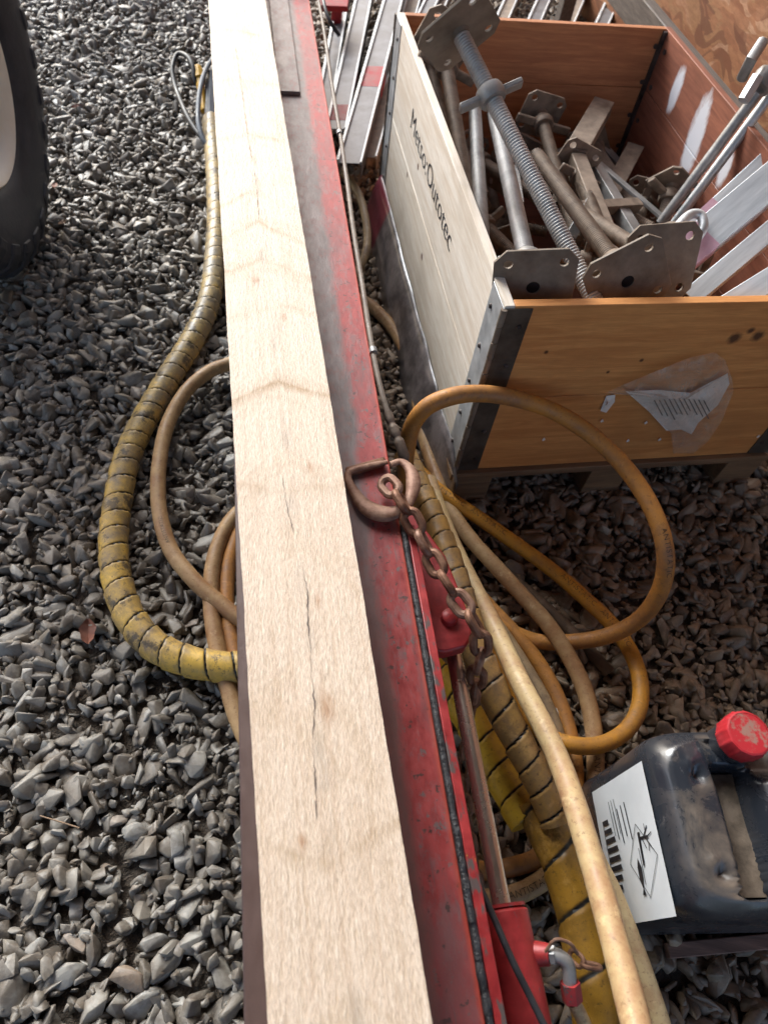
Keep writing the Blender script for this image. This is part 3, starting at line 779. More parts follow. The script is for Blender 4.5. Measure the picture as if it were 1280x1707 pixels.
hose('rear_hose', 'beige green hose emerging from behind the front hose beside the black canister', HF, rS, 'hose_pale')
HG = [(770, 960, .05), (830, 1045, .05), (870, 1105, .05), (905, 1165, .05), (930, 1230, .045), (938, 1300, .03), (925, 1370, .02)]
hose('short_hose', 'brown hose between the pale front hose and the ochre inner hose', HG, .0145, 'hose_tan')
hose('top_hose', 'short curved tan hose emerging from under the rail beside the galvanised posts', [(545, 262, .10), (575, 290, .10), (598, 325, .10), (610, 370, .09), (611, 415, .08), (598, 450, .06), (570, 490, .05)], .0125, 'hose_tan')
# spiral wrapped hoses
WL = [(352, 200, .03), (358, 270, .03), (362, 360, .031), (358, 440, .031), (348, 505, .031), (322, 565, .031), (283, 628, .031), (240, 702, .031), (212, 765, .031), (198, 830, .031), (190, 900, .031), (196, 968, .031), (221, 1035, .031), (264, 1080, .032), (322, 1104, .034), (400, 1113, .035), (500, 1110, .035), (600, 1115, .035)]
wl, wp = hose('spiral_wrapped_hose', 'thick dusty yellow spiral wrapped hose curving over gravel left of the timber beam', WL, .0295, 'wrap_left', 'spiral_wrap', .046, .0032, 34)
WB = [(640, 1060, .04), (700, 1100, .06), (760, 1165, .08), (806, 1240, .09), (842, 1305, .10), (878, 1372, .11)]
hose('bright_wrapped_hose', 'bright yellow spiral wrapped hose showing between the piston rod and brownish wrapped hose', WB, .030, 'wrap_b', 'spiral_wrap', .05, .0032, 32)
WA = [(676, 760, .16), (697, 810, .18), (722, 868, .20), (748, 935, .22), (772, 1010, .23), (798, 1095, .23), (830, 1170, .22), (868, 1245, .20), (905, 1315, .18), (925, 1370, .16)]
hose('wrapped_hose_pair', 'brownish spiral wrapped hose running under the chain beside the piston rod', WA, .0255, 'wrap_right', 'spiral_wrap', .044, .0032, 30)
SL = [(893, 1335, .13), (914, 1385, .13), (938, 1440, .13), (960, 1510, .13), (976, 1580, .13), (988, 1650, .13), (998, 1740, .12), (1008, 1850, .10)]
hose('hose_sleeve', 'fat dark yellow sleeve bundling hoses near the bottom right', SL, .0345, 'sleeve', 'sleeve_cover', .085, .005, 34)
# printing on hoses
def put_print(h, body, p, rad, size, n=1, gap=.25, flip=False):
    """writing that starts next to a given point of the hose, on the side that looks up"""
    t, path = h; ob = [c for c in t.children][0]
    pts, Ls, tan, fr = path
    i0 = min(range(len(pts)), key=lambda i: (pts[i]-p).length)
    for k in range(n):
        s = Ls[i0]+k*gap
        if s > Ls[-1]-.1: break
        i = min(int(np.searchsorted(Ls, s)), len(pts)-1)
        want = ((Vector((0, 0, CH))-pts[i]).normalized()*.35+Z_*.65)
        a = math.atan2(want.dot(fr[i][1]), want.dot(fr[i][0]))/(2*math.pi)
        print_on(ob, path, rad, body, s, a, size, flip=flip)
put_print(hoseD, 'ANTISTATIC   ANTISTATIC', at(720, 808, .07), rS*.95, .016, 2, .36)
put_print(hoseC, 'ANTISTATIC', at(1100, 880, .33), rS*.98, .015, 1)
put_print(hoseA, 'ANTISTATIC', at(991, 1262, .03), rS, .016, 1)
put_print(hoseA, 'ANTISTATIC', at(845, 1495, .026), rS, .016, 1, flip=True)
put_print(hoseA, 'ANTISTATIC', at(280, 915, .045), rS, .012, 1)

# black cables
solo(MB().tube(spline(px([(792, 1455, .40), (805, 1490, .41), (825, 1535, .415), (852, 1598, .42), (880, 1655, .42), (908, 1712, .42), (950, 1800, .42)])), .0042, 12), 'black_cable', 'black', 'thin black cable lying across the red ram barrel', 'cable')
solo(MB().tube(spline(px([(536, -30, .50), (541, 10, .49), (550, 35, .47), (566, 60, .44)])), .0055, 12), 'cable_end', 'black', 'short black cable end sticking out at the top beside the red rail', 'cable')
ext = thing('plug_cable', 'black power cable loops with a yellow plug lying left of the timber top', 'cable', at(325, 150, 0))
MB().tube(spline(px([(338, 150, .05), (327, 137, .07), (322, 112, .10), (312, 94, .11), (297, 90, .10), (288, 112, .08), (291, 138, .06), (300, 165, .05), (316, 200, .04), (334, 226, .03), (362, 248, .03), (390, 250, .03)])), .0088, 14).build('cable', 'black', ext)
MB().tube(spline(px([(370, 90, .05), (350, 105, .08), (337, 135, .09), (331, 175, .08), (333, 215, .06), (345, 240, .04), (370, 252, .03), (400, 250, .03)])), .0088, 14).build('cable', 'bluegrey', ext)
a, b = at(330, 112, .09), at(341, 185, .03); d = (b-a).normalized()
MB().tube([a, a+d*.02, a+d*.022, a+d*.06, a+d*.062, b], [.014, .016, .022, .022, .016, .013], 10).build('plug', 'yellowplug', ext, angle=25)
a, b = at(352, 125, .06), at(350, 215, .03)
MB().tube([a, b], .02, 8).build('socket', 'bluegrey', ext, angle=25)

# ------------------------------------------------------------------ pallet
pal = thing('pallet', 'brown wooden pallet under the crate', 'pallet', cf(.4, .6, 0), frame(E_, N_, Z_))
def pbox(n0, n1, e0, e1, z0, z1): return ebox(MB(), e0, e1, n0, n1, z0, z1)
for i in range(7):
    n0 = -.012+i*(CL+.024-.12)/6
    pbox(n0, n0+.12, -.012, CW+.012, .098, .118).build('deck_board', 'pallet', pal, bevel=.002)
for e0 in (-.006, .345, CW-.09):
    for n0 in (-.008, .53, CL-.13): pbox(n0, n0+.14, e0, e0+.1, .02, .098).build('block', 'pallet', pal, bevel=.002)
for e0 in (-.006, .345, CW-.09): pbox(-.008, CL+.008, e0, e0+.1, 0.0, .019).build('bottom_board', 'pallet', pal, bevel=.002)

# ------------------------------------------------------------------ crate
H = CZ1-CZ0
crate = thing('crate', 'open wooden crate on a pallet holding scaffold jacks, writing on its pale left side', 'crate', cf(.4, .6, CZ0), frame(E_, N_, Z_))
def panel(name, mat, origin, xdir, inward, length, nb, label=None):
    """board panel: local x along, y inward thickness, z up; each panel has its own axes"""
    p = bpy.data.objects.new(name, None)
    mb = MB(); th = .019; hb = H/nb
    for i in range(nb):
        mb.box((0, 0, i*hb+(.0008 if i else 0)), (length, th, (i+1)*hb-(.0008 if i < nb-1 else 0)))
    me_o = mb.build(name, mat, crate, world=False, bevel=.0015)
    Wm = Matrix.Translation(origin) @ frame(xdir, inward, xdir.cross(inward)).to_4x4()
    me_o.matrix_local = WM[crate.name].inverted() @ Wm
    WM[me_o.name] = Wm
    bpy.data.objects.remove(p)
    return me_o
# left side seen from outside: x runs from the far corner to the near corner (towards the camera)
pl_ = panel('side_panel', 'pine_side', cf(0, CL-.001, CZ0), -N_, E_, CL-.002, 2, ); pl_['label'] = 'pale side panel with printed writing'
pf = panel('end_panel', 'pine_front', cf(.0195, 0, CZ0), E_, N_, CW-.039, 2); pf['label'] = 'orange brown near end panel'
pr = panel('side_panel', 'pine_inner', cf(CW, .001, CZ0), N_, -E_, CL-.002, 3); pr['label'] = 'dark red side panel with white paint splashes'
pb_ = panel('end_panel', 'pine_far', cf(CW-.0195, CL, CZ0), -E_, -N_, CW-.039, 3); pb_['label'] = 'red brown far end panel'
pbot = ebox(MB(), .02, CW-.02, .02, CL-.02, CZ0, CZ0+.012).build('floor_board', 'pine_inner', crate)
# hinges at corners
def hinge(e, n, se, sn, mats=('galv', 'hingedark')):
    """leafs on the outside of both faces at corner (e,n); se, sn = direction into the crate"""
    mb = MB(); z0, z1 = CZ0+.002, CZ1-.004
    a = sorted((e-se*.0025, e-se*.0005)); b = sorted((n-sn*.001, n+sn*.075))
    mb.box((a[0], b[0], z0), (a[1], b[1], z1), frame(E_, N_, Z_), O)
    h = mb.build('hinge', mats[0], crate, bevel=.0005)
    mb = MB(); a = sorted((e+se*.002, e+se*.052)); b = sorted((n-sn*.0028, n-sn*.0006))
    mb.box((a[0], b[0], z0), (a[1], b[1], z1), frame(E_, N_, Z_), O); mb.build('hinge_leaf', mats[1], h, bevel=.0005)
    c = cf(e-se*.001, n-sn*.001, 0)
    kn_ = MB()
    for i in range(12):
        za = z0+(z1-z0)*i/12; kn_.tube([c+Z_*(za+.001), c+Z_*(za+(z1-z0)/12-.001)], .0062 if i % 2 else .0055, 12)
    kn_.build('hinge_knuckle', 'plate', h)
    R1 = (-E_*se).to_track_quat('Z', 'Y').to_matrix(); R2 = (-N_*sn).to_track_quat('Z', 'Y').to_matrix()
    R3 = (E_*se).to_track_quat('Z', 'Y').to_matrix(); R4 = (N_*sn).to_track_quat('Z', 'Y').to_matrix()
    dome = [(.0055, -.001), (.0055, 0), (.004, .0035), (.0001, .0045)]; hexn = [(.007, 0), (.007, .004), (.0001, .004)]
    for i in range(5):
        z = z0+.04+i*(z1-z0-.08)/4
        MB().lathe(dome, 12, R1, cf(e-se*.0026, n+sn*.055, z)).build('hinge_bolt', 'darksteel', h, angle=25)
        MB().lathe(dome, 12, R2, cf(e+se*.036, n-sn*.0029, z)).build('hinge_bolt', 'darksteel', h, angle=25)
        MB().lathe(hexn, 6, R3, cf(e+se*.0195, n+sn*.055, z)).build('hinge_nut', 'darksteel', h, angle=25)
        MB().lathe(hexn, 6, R4, cf(e+se*.036, n+sn*.0195, z)).build('hinge_nut', 'darksteel', h, angle=25)
hinge(0, 0, 1, 1); hinge(CW, 0, -1, 1); hinge(0, CL, 1, -1); hinge(CW, CL, -1, -1)
# inner corner strip at far right
ebox(MB(), CW-.030, CW-.0195, CL-.030, CL-.0195, CZ0+.01, CZ1-.004).build('corner_strip', 'darksteel', crate)
# writing on the pale side
vs, fs = text_mesh('Metso:Outotec', .070, 1.0)
xmax = max(v.x for v in vs)
mb = MB(); mb.add([Vector((v.x/xmax*.517+.311, -.0009, v.y+.322+.018*(1-v.x/xmax)*.5)) for v in vs], fs)
mb.build('printed_name', 'labelink', pl_, world=False, smooth=False)
# ------------------------------------------------------------------ jacks in the crate
def jack(a, b, r=.017, nut=None, mat='galv_dull', pmat='plate', plate=True, spin=0.0, arm=.06, label='', group='scaffold jacks piled in the crate', psize=.075, name='scaffold_jack', armdir=None):
    """base plate at a, threaded spindle to b; nut = distance from a"""
    a, b = Vector(a), Vector(b); d = (b-a).normalized(); L = (b-a).length
    side = d.cross(Z_)
    if side.length < .2: side = d.cross(Vector((0, 1, 0)))
    side.normalize(); up = side.cross(d)
    X = side*math.cos(spin)+up*math.sin(spin); Y = d.cross(X)
    t = thing(name, label, 'scaffold jack', a, frame(X, Y, d), group)
    def thr(s, turn):
        return .0009*math.sin(2*math.pi*(s/.0060-turn))
    n = int(L/.0009)
    MB().tube([Vector((0, 0, .004+L*i/n)) for i in range(n+1)], r, 16, rfun=thr, up0=(1, 0, 0)).build('threaded_spindle', mat, t, world=False, angle=80)
    if plate:
        h = psize; c_ = h*.28
        bm = bmesh.new()
        outer = [(-h+c_, -h), (h-c_, -h), (h, -h+c_), (h, h-c_), (h-c_, h), (-h+c_, h), (-h, h-c_), (-h, -h+c_)]
        holes = [(h*.66, h*.66), (-h*.66, -h*.66), (h*.66, -h*.66), (-h*.66, h*.66)]
        def loop(pts):
            vv = [bm.verts.new((x, y, 0)) for x, y in pts]
            return [bm.edges.new((vv[i], vv[(i+1) % len(vv)])) for i in range(len(vv))]
        ed = loop(outer)
        for (hx, hy) in holes: ed += loop([(hx+.0085*math.cos(k*math.pi/6), hy+.0085*math.sin(k*math.pi/6)) for k in range(12)])
        ed += loop([(.0125*math.cos(k*math.pi/8), .0125*math.sin(k*math.pi/8)) for k in range(16)])
        bmesh.ops.triangle_fill(bm, edges=ed, use_beauty=True, normal=(0, 0, 1))
        ex = bmesh.ops.extrude_face_region(bm, geom=list(bm.faces))
        bmesh.ops.translate(bm, verts=[v for v in ex['geom'] if isinstance(v, bmesh.types.BMVert)], vec=(0, 0, .006))
        bmesh.ops.recalc_face_normals(bm, faces=bm.faces)
        bm.verts.index_update()
        mb = MB(); mb.add([v.co.copy() for v in bm.verts], [[v.index for v in f.verts] for f in bm.faces]); bm.free()
        mb.build('base_plate', pmat, t, world=False, smooth=False, bevel=.0006, seg=1)
        MB().lathe([(.0001, .0032), (r*.8, .0032)], 16).build('bore', 'black', t, world=False)  # flat black disc standing in for the shade inside the hollow spindle
        MB().lathe([(r+.004, .006), (r+.001, .014)], 16).build('weld_ring', pmat, t, world=False)
    if nut is not None:
        RA = Matrix.Identity(3)
        if armdir is not None:
            q = Vector(armdir); l = Vector((q.dot(X), q.dot(Y), 0)).normalized(); RA = frame(l, Vector((0, 0, 1)).cross(l), Vector((0, 0, 1)))
        mb = MB(); mb.lathe([(r-.001, -.014), (r+.010, -.014), (r+.012, -.008), (r+.012, .008), (r+.009, .014), (r-.001, .014)], 20, T=(0, 0, nut), close=True)
        nn = mb.build('wing_nut', 'galv_dull' if mat != 'brownsteel' else mat, t, world=False)
        for sg in (-1, 1):
            lo, hi = sorted((sg*(r+.006), sg*(r+.006+arm)))
            MB().box((lo, -.011, nut-.006), (hi, .011, nut+.006), RA).build('nut_arm', 'galv_dull' if mat != 'brownsteel' else mat, nn, world=False, bevel=.003)
    return t
def J(pa, pb, **k): return jack(at(*pa), at(*pb), **k)
J((764, 52, .78), (1012, 545, .52), nut=.150, spin=.75, mat='spindle', r=.0165, armdir=CR, arm=.045, label='tall scaffold jack leaning across the crate, its base plate raised at the top')
J((888, 480, .575), (824, 190, .52), nut=.085, spin=.15, mat='spindle', armdir=CR, arm=.035, label='scaffold jack with its plate against the near edge left of the long spindle')
J((806, 445, .52), (791, 180, .51), plate=False, mat='spindle', r=.0155,  label='upright looking threaded spindle nearest the pale crate side')
J((1046, 470, .580), (895, 260, .50), nut=.065, spin=.55, mat='brownsteel', label='scaffold jack whose plate stands against the near edge right of the long spindle')
J((1100, 440, .575), (930, 330, .36), spin=.1, mat='brownsteel', label='scaffold jack with rusty plate overlapping its neighbour at the right')
J((738, 70, .58), (778, 330, .50), nut=.11, spin=.4, mat='brownsteel', pmat='brownsteel', label='brown scaffold jack in the dark far left corner of the crate')
J((712, 95, .54), (768, 320, .46), plate=False, mat='brownsteel', r=.016, label='brown spindle lying along the inside of the pale crate side')
J((900, 190, .42), (960, 400, .38), nut=.05, spin=.2, mat='brownsteel', r=.0165, psize=.06, pmat='brownsteel', label='dusty scaffold jack in the middle of the pile beside the folded bracket')
J((985, 150, .36), (1010, 340, .30), nut=.05, spin=.9, mat='brownsteel', r=.0165, psize=.06, pmat='brownsteel', label='dusty scaffold jack lying near the far end panel')
J((1120, 310, .38), (1090, 420, .30), nut=.04, spin=.6, mat='brownsteel', r=.0165, psize=.06, pmat='brownsteel', label='dusty scaffold jack beside the right crate panel')
# buried layer
rj = random.Random(4)
spots = [(.15, .45, .9), (.3, .6, .2), (.45, .75, 1.9), (.55, .55, 2.5), (.2, .85, -.3), (.6, .9, 1.2), (.38, .35, .6), (.62, .35, 1.7), (.3, .98, 1.5), (.5, .2, .1), (.16, .2, 1.0), (.46, 1.0, .5), (.66, .65, .9), (.25, .3, 2.0)]
mid = [((.40, .95, .30), (.62, .60, .34), 'upper dusty jack at the far end of the pile'), ((.22, 1.02, .30), (.36, .66, .36), 'upper dusty jack behind the long spindle'), ((.60, 1.05, .32), (.50, .72, .28), 'upper dusty jack below the far right corner'),
       ((.70, .80, .30), (.52, .50, .34), 'upper dusty jack left of the twin pipes'), ((.30, .45, .36), (.52, .35, .38), 'upper dusty jack behind the near plates'), ((.14, .70, .33), (.26, .30, .36), 'upper dusty jack beside the pale crate side'), ((.66, .45, .34), (.45, .22, .38), 'upper dusty jack behind the rusty overlapping plate'),
       ((.45, .80, .40), (.40, .42, .42), 'topmost brown jack right of the long spindle')]
for i, (a_, b_, ds) in enumerate(mid):
    jack(cf(*a_), cf(*b_), nut=.05+.02*(i % 3), spin=.5*i, mat='brownsteel', pmat='brownsteel', psize=.058, r=.0165, arm=.04, label=ds)
desc = ['left of centre', 'under the folded bracket', 'near the far panel', 'at the centre', 'along the pale side', 'in the far right corner', 'under the long spindle', 'against the right panel', 'close to the far left corner', 'below the near plates', 'in the near left corner', 'crossing under the far panel', 'under the twin pipes', 'beneath the near left plates']
for i, ((e, n, yaw), ds) in enumerate(zip(spots, desc)):
    L = rj.uniform(.36, .48); z = .17+.045*(i % 4)
    d = E_*math.cos(yaw)+N_*math.sin(yaw); c = cf(e, n, z)
    a = c-d*L/2; b = c+d*L/2+Z_*rj.uniform(-.03, .05)
    def clampin(p):
        q = p-O; ee = min(max(q.dot(E_), .08), CW-.08); nn = min(max(q.dot(N_), .08), CL-.08); return cf(ee, nn, max(p.z, .19))
    jack(clampin(a), clampin(b), nut=.06+rj.uniform(0, .1), spin=rj.uniform(0, 1.5), mat='brownsteel', pmat='brownsteel', psize=.055, r=.016, arm=.045,
         label='buried dusty scaffold jack '+ds)

def bar(name, a, b, wdt, hgt, mat, label, cat, group=None, open_u=False, th=.003, roll=0.0, bands=(), bandmat='redband', parent=None):
    a, b = Vector(a), Vector(b); d = (b-a).normalized(); side = d.cross(Z_).normalized(); up = side.cross(d)
    X = side*math.cos(roll)+up*math.sin(roll); U = X.cross(d)*1.0; U = d.cross(X)*-1 if False else X.cross(d)
    L = (b-a).length
    t = thing(name, label, cat, a, frame(X, d, U), group)
    if open_u:
        prof = [(-wdt/2, -hgt), (-wdt/2, 0), (wdt/2, 0), (wdt/2, -hgt), (wdt/2-th, -hgt), (wdt/2-th, -th), (-wdt/2+th, -th), (-wdt/2+th, -hgt)]
    else:
        prof = [(-wdt/2, -hgt), (-wdt/2, 0), (wdt/2, 0), (wdt/2, -hgt)]
    poly = [Vector((p[0], 0, p[1])) for p in prof]
    MB().prism(poly, (0, L, 0)).build('profile', mat, t, world=False, bevel=.0012, smooth=True)
    for (s0, s1) in bands:
        q = .0006
        prof2 = [(-wdt/2-q, -hgt), (-wdt/2-q, q), (wdt/2+q, q), (wdt/2+q, -hgt)]
        qq = []
        mb = MB()
        mb.box((-wdt/2-q, s0, 0), (wdt/2+q, s1, q)); mb.box((-wdt/2-q, s0, -hgt*.98), (-wdt/2-.0001, s1, -.0001)); mb.box((wdt/2+.0001, s0, -hgt*.98), (wdt/2+q, s1, -.0001))
        mb.build('painted_band', bandmat, t, world=False, smooth=False)
    return t
clut = [('flat_bar', (.30, .90, .37), (.46, .70, .33), .035, .010, 'brownsteel', 'dusty flat bar across the middle of the pile'),
        ('square_tube', (.58, .98, .36), (.66, .76, .30), .03, .03, 'brownsteel', 'short square tube below the far end panel'),
        ('angle_bar', (.24, .62, .40), (.30, .86, .36), .03, .03, 'galv_dull', 'grey angle bar beside the long spindle'),
        ('flat_bar', (.66, .62, .36), (.54, .86, .38), .03, .008, 'galv_dull', 'thin flat bar crossing near the twin pipes'),
        ('square_tube', (.40, .58, .42), (.60, .66, .38), .028, .028, 'brownsteel', 'square tube lying crosswise at the pile top'),
        ('angle_bar', (.34, 1.08, .36), (.50, .98, .32), .035, .03, 'brownsteel', 'angle bar against the far end panel'),
        ('flat_bar', (.70, .95, .30), (.62, 1.08, .34), .04, .010, 'galv_dull', 'short flat bar in the far right corner of the pile'),
        ('square_tube', (.16, .96, .38), (.20, .76, .34), .025, .025, 'brownsteel', 'narrow square tube beside the pale crate side'),
        ('angle_bar', (.50, .46, .42), (.64, .54, .40), .03, .025, 'brownsteel', 'angle bar behind the rusty overlapping plate'),
        ('flat_bar', (.34, .48, .40), (.44, .62, .42), .028, .008, 'galv_dull', 'small flat bar right of the long spindle')]
for (nm, a_, b_, w_, h_, m_, ds) in clut:
    bar(nm, cf(*a_), cf(*b_), w_, h_, m_, ds, 'bar', 'loose bars in the crate', nm == 'angle_bar', roll=rj.uniform(-.6, .6))
# folded bracket of square tube in the middle of the crate
br = thing('folded_bracket', 'dusty square tube bracket bent in a V at the centre of the crate', 'bracket', at(960, 270, .40))
def sq(mb, a, b, w_, h_):
    a, b = Vector(a), Vector(b); d = (b-a).normalized(); s_ = d.cross(Z_).normalized(); u_ = s_.cross(d)
    mb.prism([a+s_*w_+u_*h_, a-s_*w_+u_*h_, a-s_*w_-u_*h_, a+s_*w_-u_*h_], b-a); return mb
sq(MB(), at(960, 265, .42), at(1040, 470, .38), .020, .018).build('long_arm', 'brownsteel', br, bevel=.002)
sq(MB(), at(955, 262, .42), at(1003, 178, .42), .030, .022).build('short_arm', 'brownsteel', br, bevel=.002)
bar('square_tube', at(985, 255, .40), at(1098, 440, .37), .042, .03, 'galv_dull', 'grey square tube lying right of the folded bracket in the crate', 'tube', roll=.3)
bar('flat_bar', at(1020, 315, .33), at(1060, 240, .35), .05, .012, 'brownsteel', 'short dusty flat bar near the far right corner of the crate', 'bar')
# U handle
solo(MB().tube(spline(px([(1100, 415, .55), (1120, 388, .56), (1152, 357, .57), (1166, 358, .57), (1172, 378, .56), (1160, 400, .54)]), .003), .010, 14), 'bent_handle', 'galv', 'bright bent steel handle beside the aluminium profiles', 'handle')
# twin pipes leaning out to the right
for k, (a, b, ds) in enumerate([(((1100, 372, .36)), (1262, 155, .66), 'left'), ((1118, 380, .35), (1290, 150, .66), 'right')]):
    t = thing('steel_pipe', 'slim steel pipe leaning over the right crate side, %s of the pair' % ds, 'pipe', at(*a), None, 'twin steel pipes')
    MB().tube(px([a, b]), .0125, 18).build('pipe', 'galv_dull' if k == 0 else 'galv', t)
cp = thing('pipe_coupler', 'steel scaffold coupler clamped on pipes at the right edge', 'coupler', at(1265, 130, .62))
a = at(1258, 150, .665); b = at(1300, 95, .72); d = (b-a).normalized()
MB().lathe([(.0135, -.02), (.026, -.02), (.028, -.012), (.028, .012), (.026, .02), (.0135, .02)], 20, d.to_track_quat('Z', 'Y').to_matrix(), at(1272, 135, .68), close=True).build('collar', 'galv_dull', cp)
MB().tube(px([(1238, 168, .66), (1262, 128, .70)]), .014, 6).build('clamp_bolt', 'galv', cp, angle=25)
MB().tube(px([(1236, 130, .67), (1252, 98, .72), (1270, 70, .74)]), .013, 10).build('clamp_arm', 'galv_dull', cp)
# aluminium profiles sticking out to the right over the near edge
bar('metal_profile', at(1118, 438, .50), at(1330, 262, .66), .072, .05, 'alu', 'widest bright metal profile with pink paint, reaching over the crate to the right', 'profile', 'metal profiles in the crate', True, roll=-.25, bands=((.03, .10),), bandmat='pinkband')
bar('metal_profile', at(1150, 495, .50), at(1330, 345, .61), .040, .05, 'alu', 'middle narrow metal profile below the pink marked one', 'profile', 'metal profiles in the crate', True, roll=-.25)
bar('metal_profile', at(1195, 520, .55), at(1340, 430, .62), .046, .05, 'alu', 'lowest metal profile resting on the near crate edge at the right', 'profile', 'metal profiles in the crate', True, roll=-.25)
bar('metal_profile', at(1150, 385, .44), at(1330, 218, .62), .045, .03, 'alu', 'rearmost metal profile beside the white splashed crate panel', 'profile', 'metal profiles in the crate', True, roll=-.2, bands=((.05, .09),), bandmat='pinkband')

# ------------------------------------------------------------------ posts behind the crate
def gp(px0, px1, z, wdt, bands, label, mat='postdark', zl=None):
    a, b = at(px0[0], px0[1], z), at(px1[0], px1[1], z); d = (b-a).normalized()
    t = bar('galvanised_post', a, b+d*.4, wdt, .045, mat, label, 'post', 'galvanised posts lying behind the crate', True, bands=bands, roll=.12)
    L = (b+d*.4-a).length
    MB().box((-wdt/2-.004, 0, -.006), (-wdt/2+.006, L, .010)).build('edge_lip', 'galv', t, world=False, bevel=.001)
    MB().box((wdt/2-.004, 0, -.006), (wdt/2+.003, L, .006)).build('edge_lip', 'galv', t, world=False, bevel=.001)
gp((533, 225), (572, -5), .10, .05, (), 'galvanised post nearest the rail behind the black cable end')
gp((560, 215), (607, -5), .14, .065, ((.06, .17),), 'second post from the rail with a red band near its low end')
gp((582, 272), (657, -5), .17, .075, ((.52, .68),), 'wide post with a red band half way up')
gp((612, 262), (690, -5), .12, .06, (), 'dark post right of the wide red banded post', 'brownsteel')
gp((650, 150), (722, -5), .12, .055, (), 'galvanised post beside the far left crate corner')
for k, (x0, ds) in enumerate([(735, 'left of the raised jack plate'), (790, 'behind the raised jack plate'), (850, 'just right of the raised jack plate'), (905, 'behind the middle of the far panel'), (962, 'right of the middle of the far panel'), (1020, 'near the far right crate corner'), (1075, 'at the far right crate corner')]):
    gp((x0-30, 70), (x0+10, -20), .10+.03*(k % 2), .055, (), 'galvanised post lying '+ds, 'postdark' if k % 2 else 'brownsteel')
sh = MB(); ebox(sh, -.5, -.42, 1.9, 2.05, .16, .26)
rb = thing('red_plate', 'small dark red steel plate at the top edge between rail and posts', 'plate', at(560, -5, .2))
MB().prism(px([(532, 9, .25), (580, 11, .25), (584, -25, .25), (528, -25, .25)])[::-1], (0, 0, -.02)).build('plate', 'redband', rb, bevel=.003)
MB().box((-.02, .02, -.2), (.02, .06, .03)).build('plate_leg', 'redband', rb, world=False, bevel=.002)

# grey rail right of the crate
gr = thing('grey_rail', 'weathered grey rail running along the right side of the crate', 'rail', cf(.96, 1.0, 0), frame(E_, N_, Z_))
ebox(MB(), .925, .955, -.3, 2.6, .40, .50).build('board', 'greywood', gr, bevel=.003)
ebox(MB(), .956, .992, -.3, 2.6, .41, .485).build('board', 'greywood', gr, bevel=.003)
for n0 in (-.1, 1.1, 2.3): ebox(MB(), .93, .985, n0, n0+.06, 0, .40).build('leg', 'greywood', gr, bevel=.003)

# plastic sheet tucked along the pale side
st = thing('plastic_sheet', 'grey and dark red plastic sheet hanging along the foot of the pale crate side', 'sheet', cf(0, .6, 0), frame(E_, N_, Z_))
mb = MB(); nn_ = 60; vs = []
for j in range(nn_+1):
    n_ = -.045+(CL+.02)*j/nn_
    for i in range(5):
        t = i/4; wd = (.006+.038*min(1, max(0, (n_+.05)/.25)))*(1+.25*mnoise.noise(Vector((n_*5, 0, 2))))
        e = -.004-t*wd; z = .155-.10*t-.05*t*t+.012*mnoise.noise(Vector((n_*9, t*2, 0)))
        if n_ < .05: z -= .25*(.05-n_)*(1-t)
        vs.append(cf(e, n_, z))
mb.add(vs, [(j*5+i, j*5+i+1, (j+1)*5+i+1, (j+1)*5+i) for j in range(nn_) for i in range(4)])
o = mb.build('sheet_film', 'sheet', st)
sm = o.modifiers.new('solid', 'SOLIDIFY'); sm.thickness = .0012

# document pouch on the near crate end
pouch = thing('document_pouch', 'crumpled clear plastic pouch holding a paper, stapled on the orange crate end', 'pouch', cf(.42, -.01, .2), frame(E_, N_, Z_))
def onfront(x, y, off):
    """point on the plane of the near crate end, off metres in front of it"""
    d = _f+(x-640)/FPX*CR-(y-853.5)/FPX*CU; o0 = cf(0, -off, 0); t = (o0-Vector((0, 0, CH))).dot(N_)/d.dot(N_)
    return Vector((0, 0, CH))+d*t
def crumple(poly, cen, off, amp, seed, ring=6):
    mb = MB(); vs = [onfront(*cen, off+amp)]; n = len(poly)
    dense = []
    for i in range(n):
        for k in range(6):
            a, b = poly[i], poly[(i+1) % n]; dense.append((a[0]+(b[0]-a[0])*k/6, a[1]+(b[1]-a[1])*k/6))
    m = len(dense)
    for r in range(1, ring+1):
        f = r/ring
        for q in dense:
            x = cen[0]+(q[0]-cen[0])*f; y = cen[1]+(q[1]-cen[1])*f
            h = off+amp*(1-f)+amp*.9*mnoise.noise(Vector((x*.035, y*.035, seed)))*(1 if r < ring else .5)+amp*.35*mnoise.noise(Vector((x*.1, y*.1, seed+5)))
            vs.append(onfront(x, y, max(h, .0025)))
    fs = [(0, 1+k, 1+(k+1) % m) for k in range(m)]
    for r in range(ring-1):
        for k in range(m):
            fs.append((1+r*m+k, 1+(r+1)*m+k, 1+(r+1)*m+(k+1) % m, 1+r*m+(k+1) % m))
    mb.add(vs, fs); return mb
crumple([(1042, 652), (1098, 650), (1150, 655), (1212, 622), (1215, 640), (1196, 675), (1163, 705), (1152, 724), (1135, 716), (1110, 718), (1080, 685)], (1140, 668), .012, .012, 3.0).build('folded_paper', 'docpaper', pouch)
crumple([(1010, 655), (1030, 645), (1085, 622), (1150, 596), (1190, 587), (1208, 600), (1219, 630), (1222, 652), (1203, 700), (1180, 735), (1155, 756), (1122, 756), (1118, 722), (1085, 690), (1045, 655), (1025, 655)], (1140, 668), .026, .016, 7.0, 8).build('clear_film', 'pouch', pouch)
ln = MB()
for k in range(11):
    x0 = 1090+k*8.2; y0 = 664+3.0*abs(k-5)*.2; L_ = rng.uniform(22, 44)
    p0, p1 = onfront(x0, y0, .0262), onfront(x0+L_*.42, y0+L_*.8, .0285); w_ = E_*.0016
    ln.add([p0-w_, p0+w_, p1+w_, p1-w_], [(0, 1, 2, 3)])
ln.build('printed_lines', 'labelink', pouch, smooth=False)
